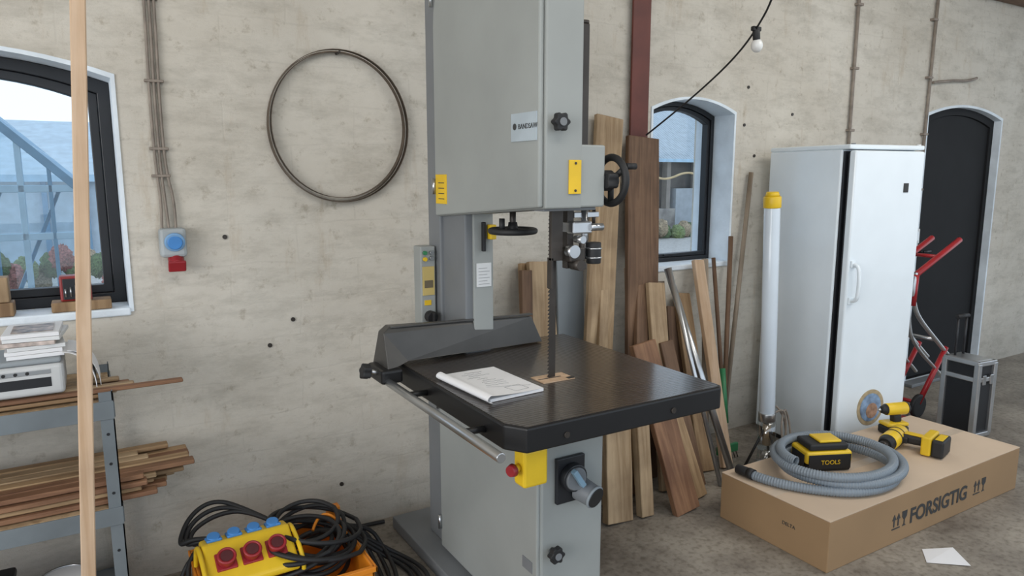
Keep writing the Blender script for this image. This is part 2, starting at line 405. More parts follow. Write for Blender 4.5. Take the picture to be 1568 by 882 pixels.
# ---------------------------------------------------------------- exterior
box('ground', (-15, 0.33, -0.15), (40, 40, -0.02), mat('gravel', (0.46, 0.44, 0.41), 0.95, var=0.2, nscale=20), bevel=0)
g = G('greenhouse')
M_GH = mat('greenhouse_bars', (0.14, 0.30, 0.46), 0.5)
M_GHW = mat('greenhouse_white_bars', (0.40, 0.60, 0.76), 0.5)
M_GHG = clear_mat('greenhouse_glass', (0.74, 0.87, 0.94), 0.12)
ex, rx, ez, rz_, y0, y1 = -0.02, -1.25, 1.52, 2.75, 2.4, 6.4
def pp(t, y, o=0): return (ex + (rx - ex) * t + o, y, ez + (rz_ - ez) * t)
for k in range(13):
    y = y0 + (y1 - y0) * k / 12
    plank('rafter', pp(0, y), pp(1, y), 0.05, 0.04, M_GHW if k % 2 else M_GH, g)
    plank('rafter_far', pp(1, y), (2 * rx - ex, y, ez), 0.03, 0.03, M_GHW, g)
    plank('stud', (ex, y, 0), (ex, y, ez), 0.04, 0.04, M_GH if k % 2 else M_GHW, g)
for t in (0, 0.2, 0.4, 0.6, 0.8, 1):
    plank('purlin', pp(t, y0), pp(t, y1), 0.035, 0.05, M_GHW, g)
for z in (0.5, 1.1): plank('side_rail', (ex, y0, z), (ex, y1, z), 0.03, 0.04, M_GH, g)
for z in (0.8, 1.22, ez): plank('gable_rail', (2 * rx - ex, y0, z), (ex, y0, z), 0.03, 0.045, M_GHW, g)
for k in range(1, 16):
    x = ex + (2 * (rx - ex)) * k / 16
    zt = ez + (rz_ - ez) * (1 - abs(x - rx) / (ex - rx))
    plank('gable_stud', (x, y0, 0), (x, y0, zt), 0.022 if k % 2 else 0.035, 0.03, M_GH if k % 2 else M_GHW, g)
    if k in (1, 3): plank('brace', (x - 0.25, y0 + .03, 0.8), (x + 0.05, y0 + .03, ez), 0.025, 0.02, M_GHW, g)
poly('roof_glass', [pp(0, y0), pp(0, y1), pp(1, y1), pp(1, y0)], [(0, 1, 2, 3)], M_GHG, g)
poly('gable_glass', [(ex, y0 + .02, 0), (ex, y0 + .02, ez), (rx, y0 + .02, rz_), (2 * rx - ex, y0 + .02, ez), (2 * rx - ex, y0 + .02, 0)], [(0, 1, 2, 3, 4)], M_GHG, g)
g = G('garden_shed')
box('wall', (-3.5, 11.5, 0), (2.5, 11.7, 1.5), mat('pale_blue_boards', (0.48, 0.58, 0.66), 0.8), g)
box('eave', (-3.7, 11.3, 1.5), (2.7, 11.9, 1.62), M_GHW, g)
poly('roof', [(-3.7, 11.3, 1.62), (2.7, 11.3, 1.62), (2.7, 14.5, 2.7), (-3.7, 14.5, 2.7)], [(0, 1, 2, 3)], mat('pale_roof', (0.45, 0.55, 0.62), 0.7), g)
for x in (-0.6, 0.0, 0.5): box('board_post', (x, 11.4, 0), (x + 0.08, 11.5, 1.5), M_GH, g)
cols = [(0.10, 0.16, 0.06), (0.40, 0.14, 0.12), (0.22, 0.28, 0.12), (0.38, 0.30, 0.20)]
g = G('garden_bush')
for k in range(16):
    o = sphere('foliage_clump', (-1.0 + k * 0.14, 7.6 + random.random(), 0.15 + random.random() * .45), 0.13, mat('foliage%d' % k, cols[k % 4], 0.9, var=0.6, nscale=40), g, (1, 1, 1.2))
    for v in o.data.vertices: v.co *= 1 + random.uniform(-0.25, 0.25)
g = G('barn')
box('wall', (6, 12, 0), (26, 12.3, 2.0), mat('barn_wall', (0.07, 0.065, 0.06), 0.8, var=0.7, nscale=1.5), g)
M_ROOF = stripes_mat('corrugated_roof', (0.42, 0.49, 0.54), 0.6, 0.1, 3.0, 'X', 0.8, 0.6)
poly('roof', [(5.5, 11.6, 2.05), (26.5, 11.6, 2.05), (26.5, 17, 5.4), (5.5, 17, 5.4)], [(0, 1, 2, 3)], M_ROOF, g)
box('fascia', (5.5, 11.55, 1.97), (26.5, 11.62, 2.06), M_GHW, g)
for x in (12.9, 13.9, 15.0, 16.0): box('post', (x, 11.8, 0), (x + 0.14, 12.0, 2.0), mat('post_wood', (0.30, 0.27, 0.24), 0.8), g)
box('stone_base', (6, 11.75, 0), (26, 12.0, 0.7), mat('stone_base', (0.30, 0.28, 0.26), 0.9, var=0.5, nscale=3), g)
box('pale_door', (14.2, 11.74, 0.2), (14.9, 12.0, 1.25), mat('doorway_board', (0.42, 0.46, 0.50), 0.8), g)
tube('garland', [[(11 + i * .35, 11.5, 1.6 + 0.10 * math.cos(i * 1.3)) for i in range(22)]], 0.03, mat('garland_warm', (0.65, 0.48, 0.26), 0.6), g)
g = G('garden_bush')
for k in range(12):
    o = sphere('foliage_clump', (12.2 + k * 0.30, 10.6 + random.random() * .4, 0.10 + 0.2 * random.random()), 0.18, mat('shrub%d' % k, cols[(0, 2, 3)[k % 3]], 0.9, var=0.5, nscale=25), g, (1, 1, 1.2))
    for v in o.data.vertices: v.co *= 1 + random.uniform(-0.2, 0.2)

# ---------------------------------------------------------------- band saw
g = G('bandsaw')
box('base_plate', (1.10, -1.30, 0.0), (1.52, -0.10, 0.055), M_GREYD, g, 0.006)
box('lower_wheel_housing', (1.185, -1.21, 0.055), (1.435, -0.47, 0.845), M_GREY, g, 0.008)
box('lower_wheel_door', (1.172, -1.205, 0.07), (1.186, -0.475, 0.80), M_GREY, g, 0.005)
box('lower_spine', (1.20, -0.47, 0.055), (1.40, -0.30, 0.92), M_GREYD, g, 0.006)
box('column', (1.205, -0.655, 0.84), (1.315, -0.46, 1.50), M_GREYD, g, 0.006)
box('column_cover', (1.235, -0.668, 0.94), (1.318, -0.654, 1.47), M_GREY, g, 0.003)
box('column_rear', (1.19, -0.47, 0.90), (1.33, -0.36, 2.5), M_GREYD, g, 0.006)
def rprof(y0, y1, z0, z0b, z1, r):
    P = [(y0, z0), (y1, z0b)]
    for k in range(9):
        a_ = math.pi / 2 * k / 8; P.append((y1 - r + r * math.cos(a_), z1 - r + r * math.sin(a_)))
    for k in range(9):
        a_ = math.pi / 2 + math.pi / 2 * k / 8; P.append((y0 + r + r * math.cos(a_), z1 - r + r * math.sin(a_)))
    return P
ZN, ZF = 1.505, 1.447
prism_x('upper_wheel_housing', rprof(-1.215, -0.462, ZN - .004, ZF - .004, 2.42, 0.26), 1.19, 1.325, M_GREY, g, 0.005)
prism_x('upper_wheel_door', rprof(-1.205, -0.47, ZN, ZF, 2.41, 0.26), 1.172, 1.189, M_GREY, g, 0.006)
box('guide_box', (1.300, -1.2145, 1.503), (1.415, -0.98, 1.695), M_GREY, g, 0.006)
box('guide_box_floor', (1.20, -1.19, 1.492), (1.40, -0.99, 1.503), M_GREYD, g, 0.003)
for z in (2.25, 1.56):
    cyl('door_hinge', (1.165, -0.475, z - 0.03), (1.165, -0.475, z + 0.03), 0.008, M_STEEL, g)
for z in (0.7, 0.18):
    cyl('door_hinge', (1.165, -0.48, z - 0.03), (1.165, -0.48, z + 0.03), 0.008, M_STEEL, g)
for z in (1.757, 0.385):
    cyl('knob_stem', (1.222, -1.215, z), (1.222, -1.235, z), 0.010, M_STEEL, g)
    lobed_knob('door_knob', (1.222, -1.245, z), (0, -1, 0), 0.029, M_RUBBER, g, 0.024)
    cyl('knob_cap', (1.222, -1.257, z), (1.222, -1.261, z), 0.012, M_GREYD, g)
box('guide_post', (1.333, -1.20, 1.69), (1.358, -1.17, 2.055), M_DSTEEL, g, 0.003)
cyl('guide_post_cap', (1.3455, -1.185, 2.055), (1.3455, -1.185, 2.065), 0.016, M_DSTEEL, g)
hx, hy, hz = 1.475, -1.17, 1.585
cyl('handwheel_shaft', (1.41, hy, hz), (hx + 0.02, hy, hz), 0.013, M_STEEL, g)
torus('handwheel_rim', (hx, hy, hz), 0.074, 0.012, M_RUBBER, g, (1, 0, 0))
cyl('handwheel_hub', (hx - 0.02, hy, hz), (hx + 0.015, hy, hz), 0.026, M_RUBBER, g, bevel=0.003)
for k in range(3):
    a_ = math.radians(30 + 120 * k)
    cyl('handwheel_spoke', (hx, hy, hz), (hx, hy + 0.074 * math.cos(a_), hz + 0.074 * math.sin(a_)), 0.010, M_RUBBER, g)
lobed_knob('clamp_knob', (1.436, -1.205, 1.585), (1, 0, 0), 0.034, M_RUBBER, g, 0.04, 5)
cyl('handwheel_grip', (hx + 0.01, hy - 0.06, hz + 0.045), (hx + 0.05, hy - 0.06, hz + 0.045), 0.010, M_RUBBER, g)
tx, ty, tz = 1.265, -0.90, 1.412
cyl('tension_screw', (tx, ty, tz - 0.01), (tx, ty, 1.49), 0.011, M_DSTEEL, g)
torus('tension_wheel_rim', (tx, ty, tz), 0.076, 0.011, M_RUBBER, g)
cyl('tension_wheel_web', (tx, ty, tz - 0.008), (tx, ty, tz + 0.004), 0.072, M_RUBBER, g)
cyl('tension_wheel_hub', (tx, ty, tz - 0.012), (tx, ty, tz + 0.03), 0.022, M_RUBBER, g, 0.015)
cyl('tension_wheel_grip', (tx - 0.055, ty - 0.02, tz), (tx - 0.055, ty - 0.02, tz + 0.045), 0.010, M_RUBBER, g)
box('maker_label', (1.168, -1.195, 1.705), (1.1725, -1.050, 1.790), mat('grey_label', (0.40, 0.46, 0.50), 0.4), g, 0)
text('maker_text', 'BANDSAW', (1.1675, -1.093, 1.742), 0.022, M_INK, g, (math.pi / 2, 0, -math.pi / 2))
cyl('maker_logo', (1.1675, -1.073, 1.750), (1.1665, -1.073, 1.750), 0.010, M_INK, g)
box('warning_label_door', (1.168, -0.575, 1.495), (1.1725, -0.485, 1.605), M_YLAB, g, 0)
for k in range(4): box('warning_print', (1.1672, -0.56, 1.512 + 0.02 * k), (1.1682, -0.51, 1.515 + 0.02 * k), M_INK, g, 0)
box('warning_label_guide', (1.273, -1.2205, 1.545), (1.318, -1.2155, 1.648), M_YLAB, g, 0.001)
for z in (1.555, 1.638): cyl('label_screw', (1.296, -1.2205, z), (1.296, -1.2225, z), 0.004, M_DSTEEL, g)
box('rating_plate', (1.245, -0.672, 1.185), (1.307, -0.6685, 1.275), M_LABEL, g, 0)
for k in range(6): box('rating_print', (1.252, -0.6735, 1.195 + 0.012 * k), (1.299 - 0.01 * (k % 2), -0.672, 1.1965 + 0.012 * k), M_PENCIL, g, 0)
box('limit_switch', (1.290, -0.70, 1.365), (1.315, -0.668, 1.42), M_YEL, g, 0.003)
box('limit_lever', (1.266, -0.685, 1.32), (1.279, -0.668, 1.43), M_RUBBER, g, 0.003)
cyl('limit_roller', (1.30, -0.72, 1.40), (1.335, -0.72, 1.40), 0.014, M_RUBBER, g)
box('control_panel', (1.118, -0.44, 1.01), (1.182, -0.37, 1.325), M_GREY, g, 0.005)
for x, z, m_ in ((1.135, 1.30, M_GREEN), (1.163, 1.30, M_STEEL), (1.135, 1.275, M_YEL), (1.163, 1.278, M_STEEL)):
    cyl('push_button', (x, -0.44, z), (x, -0.452, z), 0.008, m_, g)
box('panel_label', (1.125, -0.444, 1.13), (1.175, -0.44, 1.245), mat('ochre_label', (0.55, 0.42, 0.15), 0.5), g, 0)
box('panel_label_inner', (1.132, -0.4455, 1.16), (1.168, -0.444, 1.19), mat('dark_label', (0.15, 0.12, 0.07), 0.5), g, 0)
box('panel_label_low', (1.132, -0.4435, 1.09), (1.16, -0.44, 1.11), M_YLAB, g, 0)
cyl('selector_switch', (1.152, -0.44, 1.045), (1.152, -0.475, 1.045), 0.023, M_RUBBER, g, bevel=0.003)
cbox('selector_grip', (1.152, -0.485, 1.045), (0.012, 0.02, 0.042), M_RUBBER, g)
TX0, TX1, TY0, TY1 = 0.93, 1.725, -1.465, -0.56
prof = [(TX0 + .04, TY0), (TX1 - .02, TY0), (TX1, TY0 + .02), (TX1, TY1), (TX0, TY1), (TX0, TY0 + .06)]
n = len(prof)
vs = [(x, y, 0.858) for x, y in prof] + [(x, y, 0.93) for x, y in prof]
o = poly('table_rim', vs, [tuple(range(n - 1, -1, -1)), tuple(range(n, 2 * n))] + [(i, (i + 1) % n, (i + 1) % n + n, i + n) for i in range(n)], M_IRON, g)
bev(o, 0.006)
pr2 = [(x + (0.008 if x < 1.2 else -0.008), y + (0.008 if y < -1 else -0.008)) for x, y in prof]
o = poly('table_top', [(x, y, 0.9315) for x, y in pr2] + [(x, y, 0.926) for x, y in pr2], [tuple(range(n))] + [(i, i + n, (i + 1) % n + n, (i + 1) % n) for i in range(n)], M_TABLE, g)
fixn(o)
box('table_trunnion', (1.22, -1.16, 0.80), (1.55, -0.75, 0.858), M_IRON, g, 0.01)
box('table_insert', (1.235, -1.145, 0.9305), (1.36, -1.065, 0.934), W_PINE, g, 0)
box('insert_slot', (1.24, -1.108, 0.934), (1.33, -1.102, 0.9345), M_BLACK, g, 0)
box('insert_break', (1.335, -1.145, 0.934), (1.36, -1.125, 0.9347), M_IRON, g, 0)
for x in (1.1, 1.5): cyl('rim_bolt', (x, TY0, 0.889), (x, TY0 - 0.004, 0.889), 0.009, M_DSTEEL, g)
bx0, bx1, by = 1.286, 1.310, -1.10
pts = []; nt_ = 44; z0, z1 = 0.935, 1.48
for k in range(nt_):
    z = z0 + (z1 - z0) * k / nt_; pts += [(bx0, z), (bx0 - 0.008, z + (z1 - z0) / nt_ * 0.3)]
prof_b = [(bx1, z0)] + [(bx1, z1)] + list(reversed(pts))
prism_y('saw_blade', prof_b, by - 0.0008, by + 0.0008, M_DSTEEL, g)
box('blade_guard', (1.268, -1.135, 1.33), (1.312, -1.118, 1.495), M_DSTEEL, g, 0.002)
box('blade_guard_side', (1.268, -1.135, 1.24), (1.276, -1.110, 1.34), M_DSTEEL, g, 0.001)
box('guide_bar', (1.335, -1.125, 1.30), (1.362, -1.098, 1.50), M_DSTEEL, g, 0.003)
box('guide_clamp', (1.335, -1.16, 1.415), (1.41, -1.08, 1.455), M_STEEL, g, 0.005)
cyl('guide_rod', (1.40, -1.13, 1.33), (1.40, -1.13, 1.50), 0.011, M_STEEL, g)
cyl('guide_rod_short', (1.375, -1.15, 1.31), (1.375, -1.15, 1.40), 0.009, M_DSTEEL, g)
box('guide_block', (1.325, -1.16, 1.325), (1.385, -1.09, 1.372), M_DSTEEL, g, 0.005)
cyl('guide_roller', (1.335, -1.17, 1.36), (1.335, -1.14, 1.36), 0.021, M_STEEL, g)
cyl('guide_roller_low', (1.425, -1.15, 1.315), (1.425, -1.15, 1.385), 0.024, M_RUBBER, g, bevel=0.003)
for z in (1.335, 1.365): torus('roller_ring', (1.425, -1.15, z), 0.024, 0.003, M_STEEL, g)
cyl('guide_roller_low_b', (1.355, -1.18, 1.315), (1.355, -1.13, 1.315), 0.018, M_DSTEEL, g)
cyl('guide_screw', (1.36, -1.12, 1.345), (1.44, -1.12, 1.345), 0.007, M_STEEL, g)
cyl('guide_thumbscrew', (1.40, -1.16, 1.435), (1.45, -1.16, 1.435), 0.012, M_STEEL, g)
cyl('guide_thumbscrew_b', (1.345, -1.16, 1.40), (1.345, -1.20, 1.40), 0.012, M_STEEL, g)
box('guide_bracket', (1.36, -1.13, 1.465), (1.46, -1.10, 1.483), M_STEEL, g, 0.002)
cyl('bracket_pin', (1.45, -1.115, 1.43), (1.45, -1.115, 1.49), 0.006, M_DSTEEL, g)
# rip fence
vs = [(0.86, -0.735, 0.925), (0.95, -0.70, 0.945), (1.55, -0.66, 0.936), (1.50, -0.655, 1.045), (0.90, -0.655, 1.068), (0.87, -0.67, 1.05),
      (0.86, -0.58, 0.925), (0.95, -0.58, 0.945), (1.55, -0.62, 0.936), (1.50, -0.63, 1.045), (0.90, -0.61, 1.068), (0.87, -0.62, 1.05)]
n = 6
o = poly('rip_fence', vs, [tuple(range(n)), tuple(range(2 * n - 1, n - 1, -1))] + [(i, i + n, (i + 1) % n + n, (i + 1) % n) for i in range(n)], M_FENCE, g)
fixn(o); bev(o, 0.003)
box('fence_lip', (0.90, -0.665, 1.058), (1.50, -0.645, 1.064), M_FENCE, g, 0.001).rotation_euler = (0, 0.02, 0)
box('fence_foot', (0.83, -0.75, 0.885), (0.91, -0.60, 0.935), M_IRON, g, 0.01)
cyl('fence_rail', (0.855, -0.70, 0.893), (0.855, -1.525, 0.893), 0.0135, M_STEEL, g, bevel=0.002)
for y in (-0.9, -1.3): cyl('rail_bracket', (0.855, y, 0.889), (0.94, y, 0.885), 0.010, M_IRON, g)
cyl('fence_clamp_screw', (0.80, -0.70, 0.93), (0.85, -0.70, 0.915), 0.008, M_STEEL, g)
lobed_knob('fence_clamp_knob', (0.79, -0.70, 0.93), (-1, 0, 0.2), 0.028, M_RUBBER, g, 0.03, 5)
box('emergency_stop_box', (1.045, -1.33, 0.685), (1.13, -1.27, 0.80), M_YEL, g, 0.008)
box('emergency_stop_bracket', (1.10, -1.28, 0.78), (1.13, -1.25, 0.860), M_GREYD, g, 0.002)
cyl('stop_stem', (1.045, -1.30, 0.745), (1.02, -1.31, 0.745), 0.012, M_YEL, g)
cyl('stop_mushroom', (1.02, -1.31, 0.745), (1.005, -1.315, 0.745), 0.020, M_RED, g, 0.016)
box('switch_plate', (1.235, -1.228, 0.545), (1.345, -1.212, 0.70), M_BLACK, g, 0.003)
cyl('switch_base', (1.29, -1.228, 0.635), (1.29, -1.255, 0.635), 0.046, M_BLACK, g, bevel=0.004)
cyl('switch_ring', (1.29, -1.255, 0.635), (1.29, -1.262, 0.635), 0.04, M_GREYD, g, 0.036)
cbox('switch_handle', (1.285, -1.275, 0.645), (0.018, 0.022, 0.07), mat('blue_grey_handle', (0.20, 0.32, 0.42), 0.4), g, 0.004, rot=(0, -0.6, 0))
cyl('switch_plug', (1.325, -1.225, 0.585), (1.345, -1.285, 0.570), 0.040, M_GREYD, g, 0.036, bevel=0.003)
cyl('switch_plug_face', (1.345, -1.285, 0.570), (1.3465, -1.291, 0.5685), 0.034, M_RUBBER, g)
torus('switch_plug_rim', (1.344, -1.283, 0.5705), 0.035, 0.005, M_GREYL, g, (0.25, -0.93, -0.25))
box('table_lock_plate', (1.245, -1.23, 0.775), (1.30, -1.212, 0.82), M_IRON, g, 0.003)
box('bottom_label', (1.17, -1.18, 0.30), (1.1725, -1.12, 0.34), M_GREYD, g, 0)

# notebook
g = G('notepad', (1.075, -1.07, 0.9325), math.radians(4))
box('pad', (-0.095, -0.15, 0.0), (0.105, 0.148, 0.010), M_PAPER, g, 0.001)
vs = []; fs = []
for i in range(13):
    t = i / 12; x = -0.095 + 0.2 * t
    z = 0.0105 + 0.012 * (1 - t) ** 2
    vs += [(x, -0.15 - 0.01 * (1 - t), z), (x + 0.01, 0.15, 0.0105 + 0.004 * (1 - t))]
for i in range(12): fs.append((2 * i, 2 * i + 2, 2 * i + 3, 2 * i + 1))
poly('top_sheet', vs, fs, M_PAPER, g)
vs = []; fs = []
for i in range(13):
    a_ = math.pi * i / 12
    x = -0.095 - 0.018 * math.sin(a_); z = 0.014 + 0.012 * math.cos(a_) 
    vs += [(x, -0.165, z), (x, 0.15, z)]
for i in range(12): fs.append((2 * i, 2 * i + 2, 2 * i + 3, 2 * i + 1))
poly('folded_sheets', vs, fs, M_PAPER, g)
def on_pad(x, y):
    t = (x + 0.095) / 0.2; s = (y + 0.15) / 0.3
    return (0.0105 + 0.012 * (1 - t) ** 2) * (1 - s) + (0.0105 + 0.004 * (1 - t)) * s + 0.0012
lines = []
for k in range(9):
    y = 0.115 - k * 0.020; x = random.uniform(-0.05, 0.0); e = x + random.uniform(0.04, 0.09)
    lines.append([(x + (e - x) * q / 10, y + 0.003 * math.sin(q * 2.2 + k), on_pad(x + (e - x) * q / 10, y)) for q in range(11)])
for P in ([(0.0, -0.085), (0.06, -0.075), (0.065, -0.125), (0.01, -0.135), (0.0, -0.085)], [(-0.05, -0.06), (0.09, -0.10)]):
    lines.append([(x, y, on_pad(x, y)) for x, y in P])
tube('pencil_notes', lines, 0.0005, M_PENCIL, g, smooth=False)

# ---------------------------------------------------------------- wall mounted things
g = G('bandsaw_blade_coil')
for k, (R, dx, dz) in enumerate(((0.296, 0, 0), (0.288, 0.004, 0.006), (0.302, 0.006, 0.002))):
    vs = []
    for i in range(64):
        a_ = 2 * math.pi * i / 64; x, z = R * math.cos(a_), R * math.sin(a_)
        for q, yy in ((0.0, 0), (0.0024, 0), (0.0024, 1), (0.0, 1)):
            s = (R + q) / R
            vs.append((0.945 + dx + x * s * 0.98, -0.006 - 0.024 * yy - 0.004 * k, 1.80 + dz + z * s * 1.03))
    fs = []
    for i in range(64):
        j = (i + 1) % 64
        for q in range(4): fs.append((i * 4 + q, j * 4 + q, j * 4 + (q + 1) % 4, i * 4 + (q + 1) % 4))
    poly('blade_loop', vs, fs, M_RUSTY, g)
cyl('wall_nail', (0.95, 0.0, 2.10), (0.95, -0.045, 2.103), 0.005, M_DSTEEL, g)

g = G('cable_conduit')
for k in range(3):
    o_ = (k - 1) * 0.016
    tube('cable', [(0.265 + o_, -0.012, 3.2), (0.262 + o_, -0.012, 2.2), (0.255 + o_, -0.012, 1.9), (0.258 + o_, -0.012, 1.62), (0.265 + o_ * 0.8 + (0.02 if k == 2 else 0), -0.014, 1.5), (0.27 + o_ * 1.5, -0.018, 1.40)], 0.0052, M_PIPE, g)
for z in (3.0, 2.6, 2.235, 1.945, 1.70, 1.60):
    box('clip', (0.225, -0.020, z - 0.005), (0.290, -0.001, z + 0.005), M_PIPE, g, 0.002)
g = G('wall_socket')
box('socket_body', (0.232, -0.060, 1.295), (0.325, -0.001, 1.405), mat('socket_grey', (0.36, 0.39, 0.40), 0.5), g, 0.012)
cyl('schuko_ring', (0.282, -0.060, 1.355), (0.282, -0.073, 1.352), 0.036, mat('socket_blue', (0.20, 0.38, 0.62), 0.4), g, bevel=0.004)
cyl('schuko_lid', (0.282, -0.073, 1.352), (0.282, -0.079, 1.352), 0.026, M_BLUE, g, bevel=0.003)
cyl('cee_socket', (0.285, -0.03, 1.29), (0.285, -0.062, 1.262), 0.028, M_RED, g, bevel=0.004)
cbox('cee_lid', (0.285, -0.066, 1.262), (0.062, 0.012, 0.045), M_RED, g, 0.005, rot=(0.4, 0, 0))

for i, (x, zb) in enumerate(((4.42, 1.2), (5.30, 1.15))):
    g = G('wall_conduit')
    cyl('pipe', (x, -0.018, zb), (x + 0.04 * i, -0.018, 3.22), 0.011, M_PIPE, g)
    for z in (1.5, 1.9, 2.3, 2.7, 3.05): box('clip', (x - 0.02, -0.034, z - 0.008), (x + 0.035, -0.001, z + 0.008), M_PIPE, g, 0.003)
g = G('wall_pipe_branch')
tube('pipe', [(5.36, -0.02, 2.27), (5.6, -0.02, 2.30), (5.85, -0.02, 2.31), (5.95, -0.02, 2.34)], 0.010, M_PIPE, g)
g = G('light_switch')
box('plate', (5.24, -0.035, 1.10), (5.34, -0.001, 1.21), M_LABEL, g, 0.006)
box('rocker', (5.26, -0.042, 1.12), (5.32, -0.035, 1.19), M_FRIDGE, g, 0.003)

g = G('string_light')
tube('cable', [(2.61, -0.05, 1.815), (2.66, -0.22, 1.93), (2.70, -0.40, 2.055), (2.66, -0.60, 2.15), (2.61, -0.75, 2.235), (2.54, -0.90, 2.34), (2.40, -1.10, 2.60), (2.2, -1.4, 3.24)], 0.0045, M_RUBBER, g)
cyl('lamp_socket', (2.612, -0.75, 2.240), (2.618, -0.75, 2.195), 0.016, M_RUBBER, g, bevel=0.003)
cbox('cable_clip', (2.612, -0.75, 2.242), (0.05, 0.02, 0.02), M_RUBBER, g)
sphere('bulb', (2.622, -0.75, 2.172), 0.026, mat('frosted_bulb', (0.8, 0.8, 0.78), 0.2, var=0.02), g, (1, 1, 1.15))

g = G('drill_bit_case')
box('case', (-0.10, 0.015, 1.147), (0.0, 0.075, 1.240), mat('dark_red_case', (0.25, 0.02, 0.02), 0.4), g, 0.006)
box('tray', (-0.09, 0.008, 1.155), (-0.01, 0.016, 1.230), M_BLACK, g, 0.002)
for k in range(5): cyl('bit', (-0.082 + 0.016 * k, 0.004, 1.165), (-0.082 + 0.016 * k, 0.004, 1.195 + 0.006 * k), 0.003, M_STEEL, g)
g = G('wood_offcut'); box('block', (-0.13, 0.0, 1.111), (0.06, 0.085, 1.1465), W_OAK, g)
g = G('wood_offcut'); box('block', (-0.36, 0.0, 1.111), (-0.24, 0.08, 1.16), W_OAK, g); box('block_top', (-0.35, 0.005, 1.161), (-0.25, 0.07, 1.25), W_TAN, g)

# ---------------------------------------------------------------- left shelf rack
g = G('shelf_rack')
RX0, RX1, RY0, RY1 = -1.1, 0.03, -0.47, -0.04
for x in (RX1 - 0.04, RX0):
    for y in (RY0, RY1 - 0.04):
        box('post_web', (x, y, 0), (x + 0.04, y + 0.004, 0.92), M_RACK, g, 0)
        box('post_flange', (x + 0.036, y, 0), (x + 0.04, y + 0.04, 0.92), M_RACK, g, 0)
        for k in range(9): cyl('post_hole', (x + 0.018, y - 0.0006, 0.08 + 0.1 * k), (x + 0.018, y + 0.0, 0.08 + 0.1 * k), 0.005, M_BLACK, g)
for z in (0.08, 0.50, 0.86):
    box('beam_front', (RX0, RY0 - 0.004, z - 0.03), (RX1, RY0 + 0.001, z + 0.03), M_RACK, g, 0.001)
    box('beam_back', (RX0, RY1 - 0.004, z - 0.03), (RX1, RY1, z + 0.03), M_RACK, g, 0.001)
    box('beam_side', (RX1 - 0.002, RY0, z - 0.025), (RX1 + 0.003, RY1, z + 0.025), M_RACK, g, 0.001)
    box('shelf_board', (RX0 + .005, RY0 + .005, z + 0.012), (RX1 - .006, RY1 - .006, z + 0.030), W_TAN if z > 0.3 else M_RACK, g, 0.001)
g = G('wood_strip_stack')
for k in range(24):
    y = -0.43 + (k % 6) * 0.050 + 0.012 * ((k // 6) % 2); z = 0.541 + (k // 6) * 0.020
    e = 0.17 + random.uniform(-0.08, 0.10)
    plank('strip', (-1.0, y, z), (e, y + 0.01, z + random.uniform(0, .004)), 0.044, 0.016, random.choice([W_TAN, W_RED, W_OAK, W_OAK]), g, xhint=(0, 1, 0))
g = G('wood_strip_stack')
for k in range(9):
    y = -0.44 + (k % 5) * 0.042; z = 0.902 + (k // 5) * 0.016
    plank('strip', (-1.0, y, z), (0.02 + (0.22 if k == 5 else random.uniform(-.05, .08)), y + 0.01, z), 0.030, 0.012, random.choice([W_OAK, W_TAN, W_RED]), g, xhint=(0, 1, 0))
g = G('desktop_printer')
M_PRW = mat('printer_shell', (0.52, 0.53, 0.53), 0.45)
box('body', (-0.33, -0.44, 0.928), (-0.095, -0.22, 1.025), M_PRW, g, 0.012, 3)
box('lid', (-0.325, -0.435, 1.026), (-0.10, -0.225, 1.042), M_GREYL, g, 0.006, 3)
box('paper_slot', (-0.30, -0.4415, 0.955), (-0.13, -0.439, 0.985), M_BLACK, g, 0.001)
box('control_strip', (-0.30, -0.4420, 0.996), (-0.13, -0.439, 1.010), M_STEEL, g, 0.001)
for k in range(4): cyl('key', (-0.28 + 0.03 * k, -0.4425, 1.003), (-0.28 + 0.03 * k, -0.445, 1.003), 0.005, M_RUBBER, g)
g = G('magazine_stack')
cols2 = [M_PAPER, M_PAPER, M_LABEL, mat('magazine_print', (0.5, 0.42, 0.38), 0.4, var=0.6, nscale=30), M_LABEL, M_PAPER]
for k in range(6):
    cbox('magazine', (-0.17 + random.uniform(-.01, .01), -0.32, 1.049 + 0.013 * k), (0.15, 0.19, 0.012), cols2[k], g, 0.001, rot=(0, 0, random.uniform(-.12, .12)))
cbox('cover_photo', (-0.17, -0.325, 1.1215), (0.11, 0.13, 0.001), mat('cover_print', (0.35, 0.28, 0.24), 0.3, var=0.9, nscale=30), g, 0)
g = G('paper_roll')
for q, y in ((0.0, -0.43), (0.012, -0.41)):
    P = []
    for i in range(20):
        a_ = math.pi / 2 * i / 19
        P.append((-0.095 + q + 0.085 * math.sin(a_), 0.930 + 0.125 * math.cos(a_)))
    vs = []; fs = []
    for x, z in P: vs += [(x, y, z), (x, y + 0.17, z)]
    for i in range(19): fs.append((2 * i, 2 * i + 2, 2 * i + 3, 2 * i + 1))
    o = poly('sheet', vs, fs, M_PAPER, g); sd = o.modifiers.new('s', 'SOLIDIFY'); sd.thickness = 0.002
g = G('paint_tin')
cyl('tin', (-0.16, -0.28, 0.111), (-0.16, -0.28, 0.24), 0.075, M_PAPER, g, bevel=0.003)
torus('tin_rim', (-0.16, -0.28, 0.242), 0.072, 0.004, M_STEEL, g)
g = G('red_toolbox')
box('body', (-0.55, -0.42, 0.111), (-0.30, -0.22, 0.26), M_RED, g, 0.01)
box('lid', (-0.555, -0.425, 0.262), (-0.295, -0.215, 0.29), M_BLACK, g, 0.01)
cyl('handle', (-0.5, -0.32, 0.31), (-0.35, -0.32, 0.31), 0.008, M_BLACK, g)

plank('timber_batten', (-0.104, -0.70, 0.0), (0.106, -0.66, 3.24), 0.038, 0.036, W_PINE)

